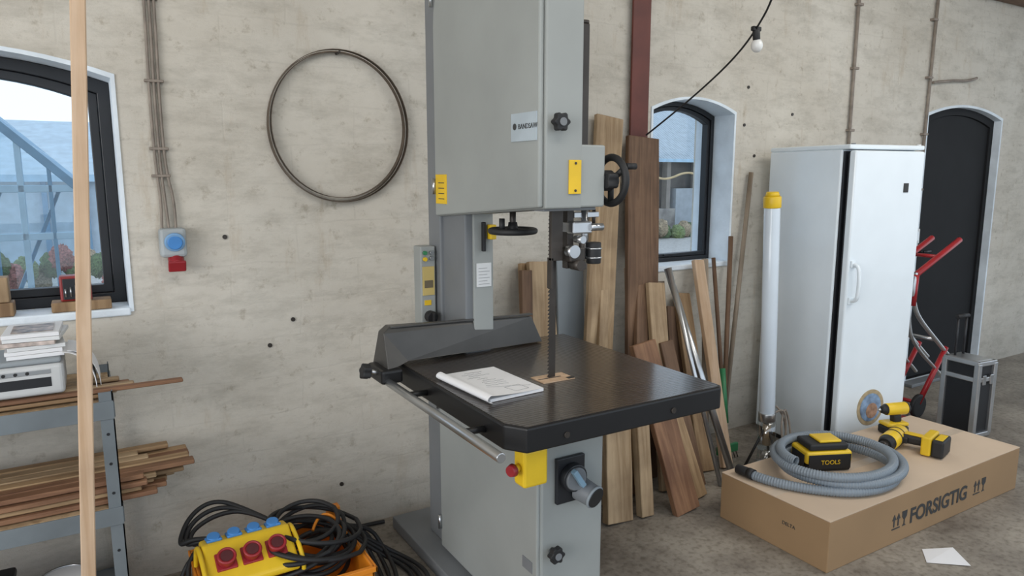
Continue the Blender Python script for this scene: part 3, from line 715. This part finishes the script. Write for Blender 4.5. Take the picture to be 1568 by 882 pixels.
# ---------------------------------------------------------------- crate, cables, distribution box
g = G('plastic_crate')
CX0, CX1, CY0, CY1, CH = 0.24, 0.80, -0.70, -0.24, 0.20
box('bottom', (CX0, CY0, 0.0), (CX1, CY1, 0.012), M_ORANGE, g)
for n_, lo, hi in (('front', (CX0, CY0, 0), (CX1, CY0 + .012, CH)), ('back', (CX0, CY1 - .012, 0), (CX1, CY1, CH)), ('left', (CX0, CY0, 0), (CX0 + .012, CY1, CH)), ('right', (CX1 - .012, CY0, 0), (CX1, CY1, CH))):
    box('side_' + n_, lo, hi, M_ORANGE, g, 0.004)
for y in (CY0 - .008, CY1 + 0.0): box('rim', (CX0 - .008, y, CH - .02), (CX1 + .008, y + .008, CH), M_ORANGE, g, 0.002)
for x in (CX0 - .008, CX1): box('rim_side', (x, CY0 - .008, CH - .02), (x + .008, CY1 + .008, CH), M_ORANGE, g, 0.002)
box('corner_lug', (0.76, -0.27, CH), (0.81, -0.23, CH + 0.05), M_ORANGE, g, 0.004)
g = G('extension_cable')
sets = []
for k in range(13):
    R = random.uniform(0.12, 0.19); cx, cy = 0.62 + random.uniform(-.06, .05), -0.44 + random.uniform(-.05, .06); zc = 0.13 + 0.010 * k
    ph = random.uniform(0, 6.28); ti = random.uniform(-.04, .04); tj = random.uniform(-.05, .05)
    sets.append([(cx + R * 0.95 * math.cos(ph + t * .45), cy + R * 0.95 * math.sin(ph + t * .45), zc + ti * math.cos(t * .45) + tj * math.sin(t * .45) + 0.03) for t in range(15)])
for k in range(3):
    q = 0.025 * k
    sets.append([(0.72, -0.36, 0.22), (0.86 + q, -0.30, 0.17), (0.92 + q, -0.36, 0.014 + q * .6), (0.90 + q, -0.52, 0.012 + q * .6), (0.86 + q, -0.64, 0.012 + q * .6), (0.93 + q, -0.72, 0.012), (1.0 + q, -0.64, 0.012 + q * .6), (1.02 + q, -0.46, 0.012), (0.92 + q, -0.33, 0.05), (0.75, -0.34, 0.24)])
for k in range(3):
    q = 0.022 * k
    sets.append([(0.42, -0.36, 0.24), (0.30 - q, -0.34, 0.26 + q), (0.235 - q, -0.28, 0.24), (0.25, -0.22 + q, 0.27 + q), (0.35, -0.19 + q, 0.30 + q), (0.46, -0.22, 0.30), (0.55, -0.32, 0.26)])
sets.append([(0.30, -0.28, 0.24), (0.22, -0.3, 0.22), (0.215, -0.40, 0.10), (0.20, -0.45, 0.02), (0.10, -0.42, 0.012), (0.03, -0.52, 0.012)])
sets.append([(0.28, -0.28, 0.22), (0.20, -0.26, 0.16), (0.19, -0.34, 0.02), (0.10, -0.36, 0.012), (0.06, -0.46, 0.012), (0.1, -0.6, 0.012)])
sets.append([(0.45, -0.03, 0.012), (0.75, -0.05, 0.012), (0.95, -0.03, 0.012), (1.08, -0.05, 0.012)])
tube('cable', sets, 0.0088, M_RUBBER, g)
tube('orange_cable', [(0.66, -0.40, 0.24), (0.70, -0.34, 0.28), (0.76, -0.40, 0.27), (0.77, -0.47, 0.23)], 0.006, M_ORANGE, g)
g = G('power_distribution_box', (0.405, -0.52, 0.218), math.radians(2))
prism_x('body', [(-0.10, 0), (0.11, 0), (0.11, 0.10), (0.035, 0.115), (-0.10, 0.025)], -0.15, 0.15, M_YEL, g, 0.010, 3)
for k in range(4):
    x = -0.105 + 0.068 * k
    cbox('schuko_base', (x, 0.072, 0.112), (0.052, 0.052, 0.010), M_BLUE, g, 0.004, rot=(-0.19, 0, 0))
    cyl('schuko_lid', (x, 0.070, 0.115), (x, 0.067, 0.128), 0.022, M_BLUE, g, bevel=0.004)
for k in range(3):
    x = -0.085 + 0.085 * k
    c0 = Vector((x, -0.03, 0.070)); nn = Vector((0, -0.55, 0.83)).normalized()
    cbox('cee_base', c0, (0.068, 0.068, 0.014), M_RED, g, 0.004, rot=(0.59, 0, 0))
    cyl('cee_socket', c0, c0 + nn * 0.036, 0.028, M_RED, g, bevel=0.003)
    torus('cee_rim', c0 + nn * 0.036, 0.027, 0.005, M_RED, g, nn)
    cyl('cee_core', c0 + nn * 0.034, c0 + nn * 0.039, 0.020, mat('maroon', (0.08, 0.012, 0.016), 0.5), g)
tube('carry_frame', [(-0.16, -0.10, 0.0), (-0.16, -0.11, 0.05), (-0.16, 0.10, 0.13), (-0.16, 0.125, 0.0)], 0.008, M_YEL, g)
tube('carry_frame_r', [(0.16, -0.10, 0.0), (0.16, -0.11, 0.05), (0.16, 0.10, 0.13), (0.16, 0.125, 0.0)], 0.008, M_YEL, g)

# ---------------------------------------------------------------- leaning lumber
def lean(name, bx, by, tx, ty, tz, w, t, m, taper=1.0, bow=0.0, bz=0.0, wob=0.02):
    return plank(name, (bx, by, bz + 0.004), (tx, ty, tz), w, t, m, None, taper=taper, bow=bow, wob=wob)
lean('wooden_plank', 2.09, -0.30, 2.36, -0.045, 1.90, 0.17, 0.028, W_TAN)
lean('wooden_plank', 2.42, -0.30, 2.555, -0.085, 1.80, 0.21, 0.03, W_TEAK)
lean('wooden_plank', 1.78, -0.25, 1.86, -0.04, 1.17, 0.08, 0.03, W_OAK)
lean('wooden_plank', 1.84, -0.34, 1.91, -0.085, 1.18, 0.14, 0.03, W_TAN)
lean('wooden_plank', 1.71, -0.32, 1.80, -0.13, 1.15, 0.06, 0.03, W_TEAK)
lean('wooden_plank', 2.05, -0.42, 2.27, -0.14, 1.12, 0.07, 0.025, W_TAN, 0.7)
lean('wooden_plank', 2.30, -0.43, 2.50, -0.17, 1.06, 0.085, 0.03, W_TEAK, 0.8, wob=0.06)
lean('wooden_plank', 2.37, -0.36, 2.45, -0.13, 1.12, 0.06, 0.03, W_GREY)
lean('wooden_plank', 2.46, -0.47, 2.56, -0.21, 1.04, 0.11, 0.03, W_TAN)
lean('wooden_plank', 2.58, -0.36, 2.66, -0.12, 1.03, 0.08, 0.03, W_GREY)
lean('wooden_plank', 2.80, -0.40, 2.91, -0.05, 0.93, 0.11, 0.03, W_OAK)
lean('wooden_plank', 2.72, -0.30, 2.84, -0.05, 0.86, 0.09, 0.03, W_TEAK)
lean('wooden_plank', 2.94, -0.42, 3.01, -0.07, 1.12, 0.075, 0.03, W_PINE)
lean('wooden_plank', 2.90, -0.30, 3.09, -0.05, 1.12, 0.035, 0.025, W_GREY)
lean('timber_block', 2.02, -0.60, 2.06, -0.52, 0.43, 0.15, 0.045, W_TAN)
lean('timber_block', 2.17, -0.62, 2.19, -0.54, 0.46, 0.075, 0.045, W_TAN)
lean('timber_block', 2.37, -0.69, 2.27, -0.45, 0.80, 0.15, 0.035, W_RED)
lean('timber_block', 2.53, -0.61, 2.43, -0.40, 0.62, 0.10, 0.035, W_OAK)
lean('timber_block', 2.62, -0.52, 2.56, -0.30, 0.74, 0.09, 0.03, W_TEAK)
lean('timber_block', 2.25, -0.52, 2.27, -0.40, 0.60, 0.08, 0.03, W_OAK, wob=0.06)
lean('timber_block', 1.88, -0.52, 1.90, -0.44, 0.50, 0.10, 0.04, W_TEAK)
lean('grey_panel', 2.10, -0.14, 2.13, -0.030, 1.18, 0.17, 0.018, M_GREYL)  # thin flat grey panel leaning on the wall behind the blade
cyl('steel_tube', (2.79, -0.62, 0.004), (2.70, -0.15, 1.10), 0.019, M_STEEL)
cyl('steel_tube', (2.73, -0.57, 0.004), (2.63, -0.24, 1.12), 0.012, M_ALU)
cyl('wooden_pole', (3.10, -0.24, 0.004), (3.32, -0.03, 1.24), 0.014, W_TEAK)
cyl('wooden_pole', (3.25, -0.10, 0.004), (3.47, -0.03, 1.62), 0.014, W_GREY)
g = G('garden_rake')
cyl('handle', (3.04, -0.32, 0.10), (3.17, -0.04, 1.12), 0.012, W_TEAK, g)
cyl('green_sleeve', (3.055, -0.295, 0.20), (3.09, -0.22, 0.50), 0.017, M_GREEN, g)
cbox('head', (3.04, -0.33, 0.06), (0.16, 0.02, 0.05), M_GREEN, g)
for k in range(7): cyl('tine', (2.97 + 0.023 * k, -0.33, 0.04), (2.97 + 0.023 * k, -0.35, 0.003), 0.003, M_DSTEEL, g)

# ---------------------------------------------------------------- tube work lamp
g = G('tube_work_lamp')
A = Vector((3.125, -0.52, 0.30)); B = Vector((3.055, -0.53, 1.50)); D = (B - A).normalized()
cyl('diffuser', A, B - D * 0.06, 0.041, M_DIFF, g, bevel=0.004)
cyl('yellow_cap', B - D * 0.065, B - D * 0.005, 0.045, M_YEL, g, bevel=0.005)
cyl('cap_top', B - D * 0.005, B + D * 0.018, 0.038, M_YEL, g, 0.03)
cyl('lower_collar', A - D * 0.03, A + D * 0.02, 0.046, M_STEEL, g, bevel=0.004)
cyl('ballast_housing', A - D * 0.19, A - D * 0.03, 0.050, M_CLEAR, g)
cyl('ballast', A - D * 0.17, A - D * 0.05, 0.022, W_TAN, g)
cyl('foot', A - D * 0.30, A - D * 0.19, 0.055, M_CLEAR, g, 0.045)
for a_ in (0.6, 2.7, 4.8):
    cyl('tripod_leg', A - D * 0.05 , (3.13 + 0.13 * math.cos(a_), -0.52 + 0.10 * math.sin(a_), 0.006), 0.007, M_RUBBER, g)
tube('lamp_cord', [[(3.17, -0.54, 0.35), (3.23, -0.55, 0.30), (3.24, -0.57, 0.14), (3.19, -0.59, 0.10), (3.18, -0.57, 0.25), (3.22, -0.56, 0.36), (3.26, -0.58, 0.2), (3.22, -0.61, 0.02), (3.1, -0.65, 0.01)], [(3.16, -0.55, 0.32), (3.20, -0.58, 0.36), (3.22, -0.58, 0.18), (3.17, -0.6, 0.05)]], 0.0055, M_PIPE, g)

# ---------------------------------------------------------------- freezer
g = G('upright_freezer', (3.475, -0.668, 0.0), math.radians(-9.5))
W, Dp, H = 0.545, 0.60, 1.765
box('cabinet', (0, 0.055, 0.03), (W, Dp, H - 0.025), M_FRIDGE, g, 0.010, 3)
box('top_lid', (0, -0.0, H - 0.026), (W, Dp + 0.0, H), M_FRIDGE, g, 0.008, 3)
box('door_gap_shade', (0.012, 0.040, 0.08), (W - 0.012, 0.056, H - 0.035), M_BLACK, g, 0)  # black sheet standing in for the shade inside the open door gap
hd = G('door_pivot', (W, 0.03, 0), math.radians(2.4)); hd.parent = g
box('door', (-W + 0.014, -0.035, 0.07), (0, 0.010, H - 0.032), M_FRIDGE, hd, 0.012, 4)
box('gasket', (-W + 0.020, 0.010, 0.085), (-0.012, 0.020, H - 0.045), M_BLACK, hd, 0.003)
tube('handle', [(-W + 0.045, -0.035, 1.13), (-W + 0.045, -0.075, 1.13), (-W + 0.045, -0.085, 1.07), (-W + 0.045, -0.085, 0.99), (-W + 0.045, -0.075, 0.93), (-W + 0.045, -0.035, 0.93)], 0.011, M_FRIDGE, hd)
for z in (1.13, 0.93): cbox('handle_mount', (-W + 0.045, -0.04, z), (0.035, 0.012, 0.04), M_FRIDGE, hd, 0.005)
box('badge', (-0.155, -0.038, 1.51), (-0.118, -0.0355, 1.56), M_INK, hd, 0)
cyl('round_sticker', (-0.275, -0.035, 0.30), (-0.275, -0.037, 0.30), 0.105, mat('sticker_gold', (0.42, 0.33, 0.20), 0.45, var=0.3, nscale=25), hd, seg=48)
cyl('round_sticker_inner', (-0.275, -0.037, 0.30), (-0.275, -0.0385, 0.30), 0.082, mat('sticker_blue', (0.20, 0.30, 0.45), 0.45, var=0.6, nscale=18), hd, seg=48)
cyl('sticker_motif', (-0.265, -0.0385, 0.28), (-0.265, -0.0395, 0.28), 0.045, mat('sticker_brown', (0.34, 0.20, 0.13), 0.5, var=0.5, nscale=30), hd, seg=32)
box('plinth', (0.02, 0.06, 0.0), (W - 0.02, Dp - 0.02, 0.035), M_BLACK, g, 0)
cyl('top_hinge', (W - 0.025, 0.02, H), (W - 0.025, 0.02, H + 0.006), 0.012, M_LABEL, g)
cyl('lid_screw', (0.04, 0.02, H), (0.04, 0.02, H + 0.006), 0.012, M_GREYD, g)

# ---------------------------------------------------------------- cardboard box and contents
g = G('cardboard_box')
BX0, BX1, BY0, BY1, BH = 2.47, 4.02, -1.375, -0.805, 0.225
box('carton', (BX0, BY0, 0.0), (BX1, BY1, BH - 0.004), M_CARD, g, 0.004)
box('top_flap', (BX0, BY0, BH - 0.004), (BX1, BY1, BH), M_CARDT, g, 0.001)
box('tape_seam', (BX0 + .002, -1.105, BH), (BX1 - .002, -1.055, BH + 0.0006), M_TAPE, g, 0)
text('print_forsigtig', 'FORSIGTIG', (3.045, BY0 - 0.0015, 0.068), 0.098, M_INK, g, bold=0.0022)
for x in (2.925, 3.60):
    for d in (0, 0.032):
        c = x + d
        prism_y('arrow_icon', [(c - .004, 0.080), (c + .004, 0.080), (c + .004, 0.112), (c + .014, 0.112), (c, 0.138), (c - .014, 0.112), (c - .004, 0.112)], BY0 - 0.002, BY0, M_INK, g)
    prism_y('arrow_bar', [(x - 0.014, 0.068), (x + 0.046, 0.068), (x + 0.046, 0.073), (x - 0.014, 0.073)], BY0 - 0.002, BY0, M_INK, g)
    s = x + 0.078
    prism_y('glass_icon', [(s - .019, 0.138), (s - .017, 0.112), (s - .003, 0.098), (s - .003, 0.078), (s - .014, 0.069), (s + .014, 0.069), (s + .003, 0.078), (s + .003, 0.098), (s + .017, 0.112), (s + .019, 0.138)], BY0 - 0.002, BY0, M_INK, g)
text('print_small', 'DELTA', (BX0 - 0.0012, -1.15, 0.12), 0.022, M_INK, g, (math.pi / 2, 0, -math.pi / 2))

def ribbed(name, path, r, m, parent, amp=0.12, pitch=0.012):
    P = [Vector(p) for p in path]
    L = [0]
    for i in range(1, len(P)): L.append(L[-1] + (P[i] - P[i - 1]).length)
    step = pitch / 4; N_ = int(L[-1] / step); Q = []; j = 0
    for k in range(N_):
        s = k * step
        while L[j + 1] < s: j += 1
        Q.append(P[j].lerp(P[j + 1], (s - L[j]) / (L[j + 1] - L[j])))
    vs = []; fs = []; ns = 12
    for k, q in enumerate(Q):
        t = (Q[min(k + 1, N_ - 1)] - Q[max(k - 1, 0)]).normalized(); up = Vector((0, 0, 1)); x = t.cross(up).normalized(); y = x.cross(t)
        rr = r * (1 + amp * (1 if k % 4 < 2 else -1) * 0.5)
        for a_ in range(ns):
            an = 2 * math.pi * a_ / ns; vs.append(q + x * rr * math.cos(an) + y * rr * math.sin(an))
    for k in range(N_ - 1):
        for a_ in range(ns): fs.append((k * ns + a_, k * ns + (a_ + 1) % ns, (k + 1) * ns + (a_ + 1) % ns, (k + 1) * ns + a_))
    o = poly(name, vs, fs, m, parent)
    for p in o.data.polygons: p.use_smooth = True
    return o
g = G('vacuum_hose')
path = []; hr = 0.0205
turns = 2.9; n_ = 240
for k in range(n_ + 1):
    t = k / n_; a_ = math.radians(215) + t * turns * 2 * math.pi
    R = 0.295 - 0.022 * math.sin(t * 9.0) - 0.02 * t
    z = BH + hr + 0.003 + 0.090 * t
    path.append((2.92 + R * math.cos(a_) + 0.015 * math.sin(t * 5), -1.085 + R * 0.86 * math.sin(a_), z))
s0 = Vector(path[0]); s1 = Vector(path[1]); tdir = (s1 - s0).normalized()
lead = []
zz = BH + hr + .003
P0, P1_, P2_, P3_ = Vector((2.522, -0.925, zz)), Vector((2.53, -1.05, zz)), s0 - tdir * 0.12, s0
for k in range(20):
    t = k / 20; lead.append(P0 * (1 - t) ** 3 + 3 * P1_ * t * (1 - t) ** 2 + 3 * P2_ * t * t * (1 - t) + P3_ * t ** 3)
ribbed('corrugated_tube', lead + path, hr, M_HOSE, g)
cyl('nozzle', (2.522, -0.925, BH + 0.026), (2.515, -0.855, BH + 0.026), 0.0235, M_RUBBER, g, 0.021, bevel=0.002)
cyl('nozzle_collar', (2.523, -0.945, BH + 0.026), (2.522, -0.915, BH + 0.026), 0.0245, M_RUBBER, g)

g = G('battery_charger', (2.93, -1.00, BH + 0.001), math.radians(-24))
box('base', (-0.11, -0.065, 0), (0.11, 0.075, 0.035), M_RUBBER, g, 0.008)
box('shell', (-0.115, -0.070, 0.036), (0.115, 0.080, 0.098), M_YEL, g, 0.014, 3)
box('battery', (-0.095, -0.062, 0.099), (0.095, 0.070, 0.132), M_RUBBER, g, 0.01, 3)
box('battery_top', (-0.04, -0.045, 0.132), (0.07, 0.055, 0.144), M_YEL, g, 0.006)
box('front_panel', (-0.105, -0.0735, 0.015), (0.105, -0.070, 0.085), M_RUBBER, g, 0.002)
box('side_panel', (-0.1185, -0.05, 0.02), (-0.115, 0.06, 0.08), M_RUBBER, g, 0.002)
text('front_text', 'TOOLS', (-0.045, -0.075, 0.038), 0.030, M_YLAB, g)
cyl('side_grip', (0.115, 0.0, 0.06), (0.128, 0, 0.06), 0.025, M_RUBBER, g)

g = G('cordless_drill', (3.50, -1.06, BH + 0.001), math.radians(14))
cyl('motor_housing', (-0.13, 0.03, 0.050), (0.06, 0.03, 0.050), 0.044, M_YEL, g, 0.046, bevel=0.004)
cyl('rear_cap', (0.06, 0.03, 0.050), (0.095, 0.03, 0.050), 0.046, M_RUBBER, g, 0.034, bevel=0.003)
for x in (-0.05, 0.0): torus('housing_band', (x, 0.03, 0.05), 0.044, 0.004, M_RUBBER, g, (1, 0, 0))
cyl('gear_housing', (-0.175, 0.03, 0.050), (-0.13, 0.03, 0.050), 0.032, M_RUBBER, g, 0.042)
cyl('chuck', (-0.205, 0.03, 0.050), (-0.175, 0.03, 0.050), 0.018, M_DSTEEL, g, 0.026)
box('grip', (-0.02, -0.10, 0.028), (0.04, 0.01, 0.075), M_RUBBER, g, 0.014, 3, rot=(0, 0, 0.15))
box('grip_side', (-0.01, -0.09, 0.074), (0.03, -0.01, 0.080), M_YEL, g, 0.003)
box('trigger', (-0.045, -0.035, 0.035), (-0.018, -0.005, 0.065), M_RUBBER, g, 0.005)
box('battery_foot', (-0.065, -0.145, 0.004), (0.085, -0.10, 0.100), M_YEL, g, 0.008)
box('battery_pack', (-0.06, -0.20, 0.004), (0.08, -0.146, 0.090), M_RUBBER, g, 0.010, 3)
box('battery_label', (-0.04, -0.19, 0.090), (0.06, -0.155, 0.093), M_YEL, g, 0.002)
g = G('impact_driver', (3.66, -0.92, BH + 0.001), math.radians(-20))
box('battery_pack', (-0.07, -0.045, 0), (0.06, 0.04, 0.045), M_RUBBER, g, 0.01, 3)
box('battery_foot', (-0.07, -0.042, 0.046), (0.06, 0.038, 0.066), M_YEL, g, 0.008)
box('grip', (-0.02, -0.022, 0.06), (0.03, 0.02, 0.11), M_RUBBER, g, 0.012, 3, rot=(0, -0.15, 0))
cyl('motor_housing', (-0.06, 0, 0.135), (0.06, 0, 0.135), 0.032, M_YEL, g, 0.034, bevel=0.004)
cyl('nose', (-0.09, 0, 0.135), (-0.06, 0, 0.135), 0.016, M_RUBBER, g, 0.030)
cyl('collet', (-0.105, 0, 0.135), (-0.09, 0, 0.135), 0.008, M_STEEL, g, 0.012)
cyl('rear_cap', (0.06, 0, 0.135), (0.075, 0, 0.135), 0.034, M_RUBBER, g, 0.026)

poly('paper_sheet', [(2.90, -1.54, 0.003), (3.03, -1.65, 0.004), (3.10, -1.54, 0.014), (2.99, -1.47, 0.004)], [(0, 1, 2, 3)], M_PAPER)

# ---------------------------------------------------------------- hand truck
g = G('hand_truck')
for y in (-0.50, -0.32):
    cyl('push_handle', (4.98, y, 1.18), (4.50, y, 0.98), 0.019, M_REDP, g, bevel=0.003)
    tube('side_rail', [(4.50, y, 0.99), (4.47, y, 0.90), (4.50, y, 0.80), (4.56, y, 0.70), (4.80, y, 0.52), (5.06, y, 0.33)], 0.014, M_ALU, g)
    tube('lower_rail', [(4.44, y, 1.15), (4.44, y, 1.0), (4.46, y, 0.62), (4.62, y, 0.46), (4.86, y, 0.30), (4.93, y, 0.24)], 0.011, M_ALU, g)
    cyl('red_leg', (4.94, y, 0.45), (4.66, y, 0.10), 0.017, M_REDP, g)
    cyl('red_brace', (4.50, y, 0.98), (4.49, y, 0.78), 0.019, M_REDP, g)
    cyl('wheel', (4.66, y - 0.015, 0.085), (4.66, y + 0.015, 0.085), 0.08, M_RUBBER, g, bevel=0.01)
for x, z in ((4.74, 1.08), (4.50, 0.80), (4.80, 0.52), (4.66, 0.105)):
    cyl('cross_bar', (x, -0.50, z), (x, -0.32, z), 0.012, M_REDP if z != 0.52 else M_ALU, g)
box('toe_plate', (4.50, -0.50, 0.004), (4.60, -0.32, 0.012), M_REDP, g, 0.002)

g = G('flight_case', (4.62, -0.81, 0.03), math.radians(-6))
hw, hd_ = 0.075, 0.10
box('shell', (-hw, -hd_, 0.0), (hw, hd_, 0.45), M_BLACK, g, 0.006)
for x in (-hw, hw):
    for y in (-hd_, hd_): box('edge_post', (x - .016, y - .016, 0), (x + .016, y + .016, 0.45), M_ALU, g, 0.004)
for z in (0.0, 0.35, 0.45):
    for y in (-hd_, hd_): box('edge_x', (-hw - .01, y - .014, z - .014), (hw + .01, y + .014, z + .014), M_ALU, g, 0.004)
    for x in (-hw, hw): box('edge_y', (x - .014, -hd_ - .01, z - .014), (x + .014, hd_ + .01, z + .014), M_ALU, g, 0.004)
box('lid', (-hw, -hd_ + .01, 0.45), (hw, hd_ - .01, 0.466), M_ALU, g, 0.004)
for x in (-0.035, 0.035): box('latch', (x - 0.015, -hd_ - 0.022, 0.32), (x + 0.015, -hd_ - 0.012, 0.38), M_STEEL, g, 0.003)
for x in (-0.04, 0.04): cyl('telescopic_bar', (x, 0.07, 0.46), (x, 0.07, 0.70), 0.007, M_BLACK, g)
cyl('telescopic_grip', (-0.055, 0.07, 0.71), (0.055, 0.07, 0.71), 0.013, M_RUBBER, g)
for x in (-.06, .06):
    for y in (-.08, .08): cyl('caster', (x - .012, y, -0.008), (x + .012, y, -0.008), 0.021, M_RUBBER, g)
g = G('waste_bin')
cyl('barrel', (4.64, -0.16, 0.0), (4.64, -0.16, 0.62), 0.115, M_RUBBER, g, 0.14, bevel=0.004)
torus('rim', (4.64, -0.16, 0.62), 0.14, 0.009, M_RUBBER, g)
g = G('floor_channel')
box('threshold', (5.3, -0.10, 0.0), (6.6, -0.01, 0.025), M_GREYD, g, 0.004)

# ---------------------------------------------------------------- recentre group empties
bpy.context.view_layer.update()
for e in GROUPS:
    pts = [c.matrix_world @ Vector(v) for c in e.children for v in c.bound_box]
    if not pts: continue
    lo = Vector([min(p[i] for p in pts) for i in range(3)]); hi = Vector([max(p[i] for p in pts) for i in range(3)])
    off = Vector(((lo.x + hi.x) / 2, (lo.y + hi.y) / 2, lo.z))
    for c in e.children: c.location = c.location - off
    e.location = off

# ---------------------------------------------------------------- light
w = bpy.data.worlds.new('overcast_sky'); scn.world = w; w.use_nodes = True
nt = w.node_tree; bg = nt.nodes['Background']
tc = nt.nodes.new('ShaderNodeTexCoord'); sx = nt.nodes.new('ShaderNodeSeparateXYZ'); rp = nt.nodes.new('ShaderNodeValToRGB')
nt.links.new(tc.outputs['Generated'], sx.inputs[0]); nt.links.new(sx.outputs['Z'], rp.inputs['Fac'])
rp.color_ramp.elements[0].position = 0.0; rp.color_ramp.elements[0].color = (0.80, 0.90, 1.0, 1)
rp.color_ramp.elements[1].position = 0.6; rp.color_ramp.elements[1].color = (0.68, 0.82, 1.0, 1)
nt.links.new(rp.outputs[0], bg.inputs['Color']); bg.inputs['Strength'].default_value = 1.35

def area(name, loc, target, size, size_y, power, col):
    l = bpy.data.lights.new(name, 'AREA'); l.shape = 'RECTANGLE'; l.size = size; l.size_y = size_y; l.energy = power; l.color = col
    o = bpy.data.objects.new(name, l); COL.objects.link(o); o.location = loc
    o.rotation_euler = (Vector(target) - Vector(loc)).to_track_quat('-Z', 'Y').to_euler()
    return o
area('ceiling_fill', (0.6, -2.6, 3.15), (0.6, -1.2, 0.0), 2.2, 0.8, 26, (1.0, 0.97, 0.92))  # unseen area fill added under the ceiling, no fixture
area('ceiling_fill', (3.8, -2.2, 3.15), (3.8, -1.2, 0.0), 2.2, 0.8, 38, (1.0, 0.97, 0.92))  # second added overhead fill, likewise without a fixture
area('left_fill', (-4.2, -3.6, 2.2), (2.5, -0.6, 0.9), 3.0, 2.4, 140, (1.0, 0.98, 0.96))  # soft fill added from the left to lift left-facing sides, no gate there

# ---------------------------------------------------------------- camera
cam = bpy.data.cameras.new('camera'); cam.sensor_width = 36; cam.lens = 24.9; cam.clip_start = 0.05; cam.clip_end = 200
co = bpy.data.objects.new('camera', cam); COL.objects.link(co)
co.location = (0, -3.0, 1.6); co.rotation_euler = (math.radians(81), 0, math.radians(-31))
scn.camera = co
scn.view_settings.view_transform = 'Standard'
